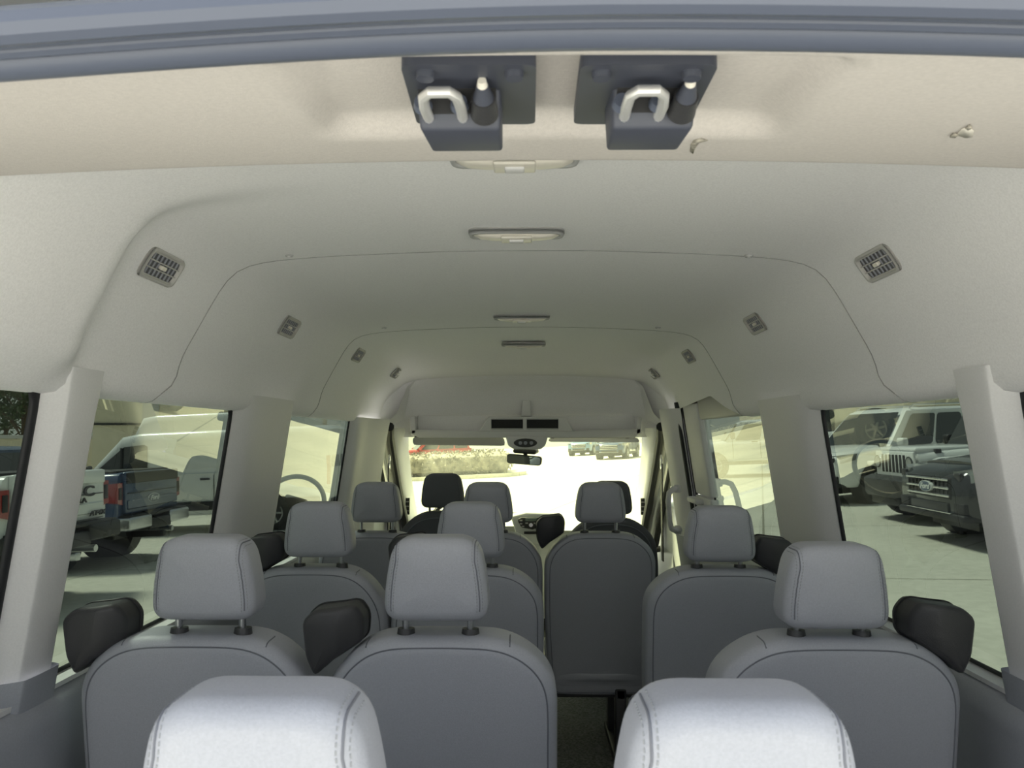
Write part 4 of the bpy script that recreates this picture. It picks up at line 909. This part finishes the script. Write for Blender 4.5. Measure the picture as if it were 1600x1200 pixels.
# --- SUV
def suv(x, y, deg, paint, label, L=5.2, W=2.02, H=1.92, dark=False, emblem=False, front=1, group=None):
    r = place('sport_utility_vehicle', x, y, deg); tag(r, label, 'car', group); hb = W / 2; f = L / 2; zb = .36; hz = 1.14
    loft([ring_at(-f + .03, hb * .90, zb + .14, hz - .06), ring_at(-f + .15, hb * .97, zb, hz), ring_at(-f + .8, hb, zb, hz), ring_at(f - 1.55, hb, zb, hz), ring_at(f - .9, hb, zb, hz - .02), ring_at(f - .35, hb * .96, zb, hz - .07, .1), ring_at(f - .08, hb * .90, zb + .02, hz - .14, .12), ring_at(f, hb * .82, zb + .06, hz - .22, .1)], 'body', paint, r)
    loft([ring_at(f - 1.45, hb * .74, hz - .1, hz + .035, .03), ring_at(f - .9, hb * .74, hz - .1, hz + .02, .03), ring_at(f - .3, hb * .66, hz - .2, hz - .05, .03)], 'hood', paint, r)
    cabin(r, -f + .12, -f + .45, f - 2.35, f - 1.45, hz - .02, H, hb * .94, hb * .74, paint, [(.02, .28), (.31, .62), (.65, .96)])
    for s in (-1, 1): MB().tube([(-f + .7, s * hb * .70, H + .03), (-f + .9, s * hb * .70, H + .07), (f - 2.6, s * hb * .70, H + .07), (f - 2.45, s * hb * .70, H + .0)], .02, 8).build('roof_rail', M_STEEL if not dark else M_BLKC, r)
    arches(r, (-f + 1.05, f - .98), hb, .40); doors(r, [-.95, .0, 1.02], hb, zb + .12, hz - .02); mirrors(r, f - 1.62, hz + .08, hb * .96, paint, 1.05)
    MB().box(-f + 1.5, f - 1.45, -hb * 1.01, hb * 1.01, zb - .04, zb + .07).build('sill_cladding', M_DKTR, r, bevel=.02)
    MB().box(-f + .3, f - .3, -.6, .6, .22, zb + .03).build('chassis', M_DKTR, r)
    # front end
    gx = f + .01; gz1 = hz - .20; gz0 = .62
    gr = MB().add([(gx - .09, -hb * .60, gz0), (gx - .09, hb * .60, gz0), (gx - .11, hb * .64, gz1), (gx - .11, -hb * .64, gz1), (gx + .02, -hb * .56, gz0 + .02), (gx + .02, hb * .56, gz0 + .02), (gx - .0, hb * .60, gz1 - .02), (gx - .0, -hb * .60, gz1 - .02)],
                  [(0, 1, 2, 3), (4, 7, 6, 5), (0, 4, 5, 1), (1, 5, 6, 2), (2, 6, 7, 3), (3, 7, 4, 0)]).build('grille', M_DKTR, r, bevel=.015)
    MBAR = M_CHR if dark else M_STEEL
    for k, z in enumerate([gz0 + .06, (gz0 + gz1) / 2, gz1 - .05]):
        MB().box(gx + .012, gx + .035, -hb * .57, hb * .57, z - .016, z + .016).build('grille_bar', MBAR, gr, bevel=.006)
    for k in range(11):
        yy = -hb * .52 + hb * 1.04 * k / 10; MB().box(gx + .01, gx + .022, yy - .008, yy + .008, gz0 + .04, gz1 - .03).build('grille_rib', M_BLKP, gr)
    if emblem:
        n = 28; ov_ = [(.15 * math.cos(2 * PI * k / n), .065 * math.sin(2 * PI * k / n)) for k in range(n)]; zc = (gz0 + gz1) / 2
        for sc, dx, m_2, nm in ((1.15, .045, M_WHT, 'emblem_rim'), (1, .052, M_BLUE, 'emblem')):
            mk(nm, [(gx + dx, a * sc, zc + c * sc) for a, c in ov_] + [(gx, a * sc, zc + c * sc) for a, c in ov_], [tuple(range(n)), tuple(range(n, 2 * n))] + [(i, (i + 1) % n, n + (i + 1) % n, n + i) for i in range(n)], m_2, gr, sharp=40)
        text('emblem_lettering', 'Ford', .105, M_WHT, gr, Matrix(((0, 0, 1, gx + .053), (1, 0, 0, 0), (0, 1, 0, zc), (0, 0, 0, 1))), .003, .35, sx=1.25)
    for s in (-1, 1):
        hl = MB().add([(f - .02, s * hb * .62, .84), (f - .10, s * hb * .90, .86), (f - .42, s * hb * .985, .92), (f - .02, s * hb * .62, 1.0), (f - .12, s * hb * .90, 1.03), (f - .48, s * hb * .98, 1.05),
                       (f - .1, s * hb * .60, .84), (f - .1, s * hb * .60, 1.0)], [(0, 1, 4, 3), (1, 2, 5, 4), (3, 4, 5, 7), (0, 6, 2, 1), (0, 3, 7, 6)]).build('headlamp', M_HL, r, smooth=False)
        MB().box(f - .045, f + .0, min(s * hb * .66, s * hb * .80), max(s * hb * .66, s * hb * .80), .88, .98).build('lamp_projector', M_BLKP, hl, bevel=.01)
        MB().box(f - .09, f + .01, min(s * hb * .62, s * hb * .86), max(s * hb * .62, s * hb * .86), .46, .60).build('fog_lamp', M_DKTR, r, bevel=.015)
        MB().box(-f - .0, -f + .12, min(s * hb * .62, s * hb * .93), max(s * hb * .62, s * hb * .93), .88, 1.12).build('tail_lamp', M_RED, r, bevel=.02)
    MB().box(f - .25, f + .045, -hb * .88, hb * .88, zb + .0, zb + .10).build('front_skirt', M_DKTR, r, bevel=.03)
    MB().box(f - .08, f + .03, -hb * .5, hb * .5, .47, .58).build('lower_intake', M_BLKP, r, bevel=.01)
    MB().box(f - .0, f + .05, -hb * .6, hb * .6, .455, .47).build('skirt_trim', MBAR, r, bevel=.004)
    MB().box(-f - .04, -f + .2, -hb * .86, hb * .86, zb + .04, zb + .28).build('rear_bumper', paint, r, bevel=.05)
    return r
# --- boxy off-road vehicle
def offroad(x, y, deg, label):
    r = place('off_road_vehicle', x, y, deg); tag(r, label, 'car'); hb = .80; f = 2.2
    loft([ring_at(-f + .1, hb, .55, 1.20), ring_at(.4, hb, .55, 1.20), ring_at(.9, hb * .96, .60, 1.19), ring_at(f - .25, hb * .82, .62, 1.15)], 'body', M_WHT, r)
    cabin(r, -f + .12, -f + .22, .35, .72, 1.18, 1.86, hb * .96, hb * .80, M_BLKP, [(.02, .30), (.34, .64), (.68, .96)])
    MB().box(.8, f - .22, -.60, .60, 1.14, 1.235).build('hood', M_WHT, r, bevel=.04)
    for s in (-1, 1):
        MB().box(f - .62, f - .52, min(s * .60, s * .66), max(s * .60, s * .66), 1.13, 1.20).build('hood_latch', M_BLKP, r, bevel=.01)
        MB().tube([(f - 1.35, s * .86, .70), (f - 1.15, s * .86, .98), (f - .85, s * .86, 1.04), (f - .45, s * .86, 1.03), (f - .20, s * .84, .92)], .075, 10, flat=.6).build('fender_flare', M_WHT, r)
        MB().box(f - .24, f - .10, min(s * .66, s * .92), max(s * .66, s * .92), .90, .98).build('turn_signal', M_LENS, r, bevel=.02)
    for k in range(7):
        pass
    gm = MB(); N = 15; zt, z0 = 1.17, .74
    # grille plate with seven upright slots
    pl = MB()
    pl.box(f - .20, f - .15, -.66, .66, z0, zt); plate = pl.build('grille_plate', M_WHT, r, bevel=.02)
    for k in range(7):
        yy = (k - 3) * .125; MB().box(f - .160, f - .1465, yy - .046, yy + .046, z0 + .07, zt - .06).build('grille_slot', M_VOID, plate, bevel=.003)
    for k in range(8):
        yy = (k - 3.5) * .125; MB().box(f - .155, f - .139, yy - .015, yy + .015, z0 + .07, zt - .06).build('grille_bar', M_WHT, plate, bevel=.006)
    for s in (-1, 1):
        hl = MB().cyl((f - .17, s * .555, .985), (f - .125, s * .555, .985), .10, .092, 24).build('headlamp', M_HL, r)
        MB().tube([(f - .13, s * .555 + .098 * math.cos(a), .985 + .098 * math.sin(a)) for a in [2 * PI * q / 24 for q in range(24)]], .010, 6, closed=True).build('headlamp_rim', M_BLKP, hl)
    MB().add([(f - .18, -.90, .50), (f - .18, .90, .50), (f - .18, .90, .76), (f - .18, -.90, .76), (f + .02, -.80, .44), (f + .14, -.45, .42), (f + .14, .45, .42), (f + .02, .80, .44), (f + .02, -.82, .70), (f + .14, -.45, .72), (f + .14, .45, .72), (f + .02, .82, .70)],
             [(0, 1, 2, 3), (4, 8, 9, 5), (5, 9, 10, 6), (6, 10, 11, 7), (0, 3, 8, 4), (1, 7, 11, 2), (3, 2, 11, 10, 9, 8), (0, 4, 5, 6, 7, 1)]).build('bumper', M_BLKP, r, bevel=.02)
    MB().box(f - .25, f + .05, -.5, .5, .28, .44).build('skid_plate', M_DKTR, r, bevel=.03)
    for xx in (-f + .85, f - .72):
        for s in (-1, 1): wheel(r, xx, s * .78, .415, side=s)
    MB().box(-f + .3, f - .3, -.45, .45, .35, .58).build('chassis', M_DKTR, r)
    for s in (-1, 1): MB().tube([(f - .05, s * .30, .60), (f + .10, s * .30, .60), (f + .10, s * .22, .60), (f - .05, s * .22, .60)], .015, 6).build('tow_hook', M_BLKP, r)
    mirrors(r, .55, 1.30, .80, M_DKTR, 1); doors(r, [-.6, .15, .62], .80, .62, 1.15)
    return r
# --- cargo van
def cargo(x, y, deg, label, L=5.9, H=2.12, W=2.06, group=None):
    r = place('cargo_van', x, y, deg); tag(r, label, 'van', group); hb = W / 2; f = L / 2; zb = .38
    loft([ring_at(-f, hb * .92, zb + .1, H - .08, .12), ring_at(-f + .12, hb * .95, zb, H, .12), ring_at(.95, hb * .95, zb, H, .12), ring_at(1.35, hb * .94, zb, H - .06, .12), ring_at(2.05, hb * .93, zb, 1.36, .10), ring_at(f - .35, hb * .90, zb, 1.10, .1), ring_at(f, hb * .80, zb + .05, .92, .1)], 'body', M_WHT, r)
    for s in (-1, 1):
        y_ = s * (hb * .965)
        quad('side_window', [(.78, y_, 1.22), (1.95, y_ * .985, 1.22), (1.85, y_ * .97, 1.38), (1.28, y_ * .955, 1.85), (.85, y_ * .955, 1.88), (.78, y_ * .96, 1.84)][::(1 if s < 0 else -1)], M_CGL, r, .02)
        MB().box(1.30, 1.33, min(y_, y_ * 1.03), max(y_, y_ * 1.03), 1.2, 1.84).build('window_bar', M_DKTR, r)
        MB().box(-f + .3, .50, min(s * hb * .95, s * hb * .97), max(s * hb * .95, s * hb * .97), 1.22, 1.24).build('side_crease', M_WHT, r, bevel=.004)
        MB().box(-f + .3, .4, min(s * hb * .945, s * hb * .962), max(s * hb * .945, s * hb * .962), 1.34, 1.80).build('pressed_panel', M_WHT, r, bevel=.008)
        MB().box(-f + .2, f - .5, min(s * hb * .95, s * hb * .985), max(s * hb * .95, s * hb * .985), .48, .66).build('rub_strip', M_DKTR, r, bevel=.01)
        MB().box(-f - .012, -f + .06, min(s * hb * .80, s * hb * .93), max(s * hb * .80, s * hb * .93), .9, 1.5).build('tail_lamp', M_RED, r, bevel=.01)
        quad('rear_window', [(-f + .0, s * .08, 1.25), (-f + .0, s * .74, 1.25), (-f + .05, s * .70, 1.88), (-f + .05, s * .08, 1.88)][::(-1 if s > 0 else 1)], M_CGL, r, .02)
    quad('windshield', [(2.06, -.8, 1.36), (2.06, .8, 1.36), (1.36, .72, 2.03), (1.36, -.72, 2.03)], M_CGL, r, .02)
    arches(r, (-f + 1.2, f - .95), hb * .95, .36); doors(r, [-.6, .65, 1.95], hb * .95, .5, 1.2); mirrors(r, 1.95, 1.35, hb * .95, M_DKTR, 1.5)
    MB().box(-f - .1, -f + .1, -hb * .9, hb * .9, zb, zb + .22).build('rear_bumper', M_DKTR, r, bevel=.03)
    MB().box(f - .2, f + .05, -hb * .8, hb * .8, zb, zb + .3).build('front_bumper', M_DKTR, r, bevel=.04)
    return r
pickup(-8.25, 8.93, 178, M_WHT, 'white pickup truck nearest on the left, tailgate facing the van', lift=.12, bedz=1.40, chrome=False, letters=('GMC', 'SIERRA', 'AT4X'))
pickup(-8.85, 12.25, 179, M_BLUE, 'dark blue pickup truck parked beside the white one on the left')
cargo(-7.0, 16.9, 180, 'low white cargo van side-on behind the blue pickup truck', L=6.0)
cargo(-9.2, 22.2, 180, 'second white cargo van farther back on the left, taller roof', H=2.75, L=6.4)
suv(-16.5, 18.6, 180, M_LBLUE, 'light blue vehicle far left, seen through the rearmost left window', H=1.95)
suv(-15.6, 13.4, 180, M_REDC, 'red vehicle far left behind the white pickup truck', H=1.55)
hd_ = math.degrees(math.atan2(.20, -.965))
def face(cx, cy, L, deg): return cx - math.cos(R(deg)) * L / 2, cy - math.sin(R(deg)) * L / 2
a, b_ = face(5.55, 10.65, 5.2, 178); suv(a, b_, 178, M_BLKC, 'black sport utility vehicle nearest on the right, front facing the van', dark=True, emblem=True, H=1.85)
a, b_ = face(6.15, 13.2, 4.4, 180); offroad(a, b_, 180, 'white boxy off-road vehicle with seven-slot grille between two others')
a, b_ = face(6.0, 16.6, 5.2, 205); suv(a, b_, 205, M_WHT, 'white sport utility vehicle on the right beyond the boxy off-roader', H=1.95)
a, b_ = face(8.4, 22.5, 5.2, 205); suv(a, b_, 205, M_WHT, 'white sport utility vehicle farther back on the right, second from the front row', H=1.95)
for k, (cx, cy) in enumerate([(19.5, 24.0), (18.6, 30.4), (17.0, 37.0)]):
    suv(cx, cy, 166, M_WHT, ['white vehicle roof in the back row right, nearest', 'white vehicle roof in the back row right, in the middle', 'white vehicle roof in the back row right, farthest'][k], H=2.05)
pickup(8.6, 27.0, 170, M_WHT, 'white pickup truck seen through the right sliding door window', chrome=False, tail=False)
for k, (cx, cy, dg) in enumerate([(6.3, 52, 250), (5.2, 64, 250), (10.8, 59, 250)]):
    suv(cx, cy, dg, [M_BLUE, M_LBLUE, M_DKTR][k], ['dark blue car parked ahead at the right of the windshield', 'pale blue car far ahead beyond the windshield', 'black car ahead, right edge of the windshield'][k], H=1.8)
suv(-6.3, 52, 200, M_REDC, 'red car beyond the hedge at the left of the windshield', H=1.9); suv(-13.5, 50, 200, M_BLUE, 'blue car beyond the hedge, left edge of the windshield', H=1.9)
# hedge island ahead
def leafmat(n, c): return mat(n, c, .8, var=.5, vscale=3)
ML1, ML2 = leafmat('hedge_leaf', (.30, .28, .23)), leafmat('tree_leaf', (.06, .085, .035))
isl = root('planting_island', (-3.6, 35.2, gz(-3.6))); tag(isl, 'raised kerbed concrete island under the hedge ahead', 'kerb')
ol = resamp(rpoly([(-7.6, -1.9), (2.9, -1.9), (3.9, 0), (2.9, 2.2), (-7.6, 2.2)], 1.4), .3); n = len(ol)
ins_ = inset(ol, .18)
mk('kerb', [(p.x, p.y, SLOPE * p.x - .1) for p in ol] + [(p.x, p.y, SLOPE * p.x + .16) for p in ol] + [(p.x, p.y, SLOPE * p.x + .16) for p in ins_] + [(p.x, p.y, SLOPE * p.x + .05) for p in ins_],
   [(j * n + i, j * n + (i + 1) % n, (j + 1) * n + (i + 1) % n, (j + 1) * n + i) for j in range(3) for i in range(n)], M_CON, isl, sharp=30)
mk('soil', [(p.x, p.y, SLOPE * p.x + .07) for p in ins_], [tuple(range(n))], mat('mulch', (.20, .13, .08), .9, var=.4, vscale=6), isl, smooth=False)
def leaves(name, blobs, count, size, m, par=None):
    vs = []; fs = []
    for _ in range(count):
        c, rr = random.choice(blobs); d = Vector((random.gauss(0, 1), random.gauss(0, 1), random.gauss(0, 1))).normalized() * random.uniform(.55, 1) ** .5
        p = Vector(c) + Vector((d.x * rr[0], d.y * rr[1], d.z * rr[2])); s_ = size * random.uniform(.6, 1.4)
        u = Vector((random.gauss(0, 1), random.gauss(0, 1), random.gauss(0, 1))).normalized(); w = u.cross(Vector((random.gauss(0, 1), random.gauss(0, 1), random.gauss(0, 1)))).normalized()
        k = len(vs); vs += [p - u * s_, p + w * s_ * .5, p + u * s_, p - w * s_ * .5]; fs.append((k, k + 1, k + 2, k + 3))
    me = bpy.data.meshes.new(name); me.from_pydata([tuple(v) for v in vs], [], fs); me.update(); return link(name, me, m, par)
hr_ = root('hedge', (-3.6, 35.2, gz(-3.6))); tag(hr_, 'clipped grey-green hedge on the kerbed island ahead through the windshield', 'hedge')
bl = [((x, y, .62 + SLOPE * x), (.75, .6, .62)) for x in [-7.0 + .55 * k for k in range(18)] for y in (-1.0, 0, 1.1)]
lf = leaves('foliage', bl, 14000, .07, ML1, hr_); lf['kind'] = 'stuff'
mb = MB()
for c, rr in bl: mb.tube([(c[0], c[1], .0 + SLOPE * c[0]), (c[0] + .1, c[1], c[2] + .35)], .03, 6)
q_ = mb.build('stems', M_DKTR, hr_); q_['kind'] = 'stuff'
vs = []; 
hc = MB()
for c, rr in bl:
    N1, N2 = 8, 5
    vv = [(c[0] + rr[0] * .82 * math.cos(2 * PI * i / N1) * math.sin(PI * (j + .5) / N2), c[1] + rr[1] * .82 * math.sin(2 * PI * i / N1) * math.sin(PI * (j + .5) / N2), c[2] + rr[2] * .82 * math.cos(PI * (j + .5) / N2)) for j in range(N2) for i in range(N1)]
    hc.add(vv, [(j * N1 + i, j * N1 + (i + 1) % N1, (j + 1) * N1 + (i + 1) % N1, (j + 1) * N1 + i) for j in range(N2 - 1) for i in range(N1)] + [tuple(range(N1)), tuple((N2 - 1) * N1 + i for i in range(N1))])
q_ = hc.build('inner_growth', ML1, hr_); q_['kind'] = 'stuff'
# building at the left, fence, trees
bd = root('building', (-19.5, 36.5, gz(-16.5))); tag(bd, 'beige stucco building behind the white vans on the left', 'building')
MB().box(-1.2, 7.5, 0, 10, -1, 7).build('wall', M_CREAM, bd, bevel=.03)
MB().box(-1.28, 7.58, -.08, .02, 3.0, 3.10).build('wall_joint', M_DKTR, bd)
MB().box(-1.4, 7.7, -.2, 10.2, 7, 7.3).build('parapet', M_PILD, bd, bevel=.03)
MB().box(1.2, 2.0, -.06, .02, -.5, 6.5).build('pilaster', M_PILD, bd, bevel=.01)
MB().box(3.5, 5.6, -.05, .03, 0, 2.5).build('door', M_DKTR, bd, bevel=.01)
wl_ = root('boundary_wall', (-40, 42, gz(-40))); tag(wl_, 'low tan boundary wall under the trees at far left', 'wall')
MB().box(-22, 18, 0, .4, -1, 3.4).build('wall_face', M_CREAM, wl_, bevel=.02); MB().box(-22.1, 18.1, -.1, .5, 3.4, 3.6).build('coping', M_PILD, wl_, bevel=.02)
def tree(x, y, h, sp, lab, grp):
    t = root('tree', (x, y, gz(x))); tag(t, lab, 'tree', grp)
    mb = MB().tube([(0, 0, -.2), (.1, .05, h * .3), (0, .1, h * .62)], lambda u: .28 * (1 - .6 * u), 10); bl_ = []
    for k in range(13):
        a = k * 2.4; z = h * (.45 + .5 * k / 13); rad = sp * (.75 - .45 * k / 13); p = Vector((rad * math.cos(a), rad * math.sin(a), z))
        mb.tube([(0, .05, z * .65), p * .6 + Vector((0, 0, z * .3)), p], .05, 6); bl_.append((tuple(p), (sp * .38, sp * .38, h * .07)))
    mb.build('trunk', mat('bark', (.10, .075, .05), .9, var=.3, vscale=8), t); q = leaves('foliage', bl_, 2600, .16, ML2, t); q['kind'] = 'stuff'
for k, (x, y, h, sp) in enumerate([(-33, 50, 9, 3.6), (-44, 49, 10, 4.2), (-41, 60, 8.5, 4), (-30, 60, 8, 3.8), (-56, 52, 11, 4.5)]):
    tree(x, y, h, sp, ['leafy tree nearest beyond the far left rear window, above the tan wall', 'broad leafy tree behind the nearest one at far left', 'leafy tree at the right end of the far left tree row', 'low leafy tree half hidden behind the left building', 'tallest leafy tree at the far left edge'][k], 'trees beyond the left rear window')
# white sheds and lamp posts on the right for the far background
b2 = root('building', (32, 60, gz(32))); tag(b2, 'long pale building far behind the white vehicles on the right', 'building')
MB().box(-12, 14, 0, 12, -1, 4.2).build('wall', M_CREAM, b2, bevel=.03); MB().box(-12.2, 14.2, -.2, 12.2, 4.2, 4.6).build('roof_edge', M_WHT, b2, bevel=.03)
for k in range(6): MB().box(-10 + 4 * k, -8 + 4 * k, -.05, .02, .3, 2.6).build('window', M_CGL, b2, bevel=.01)
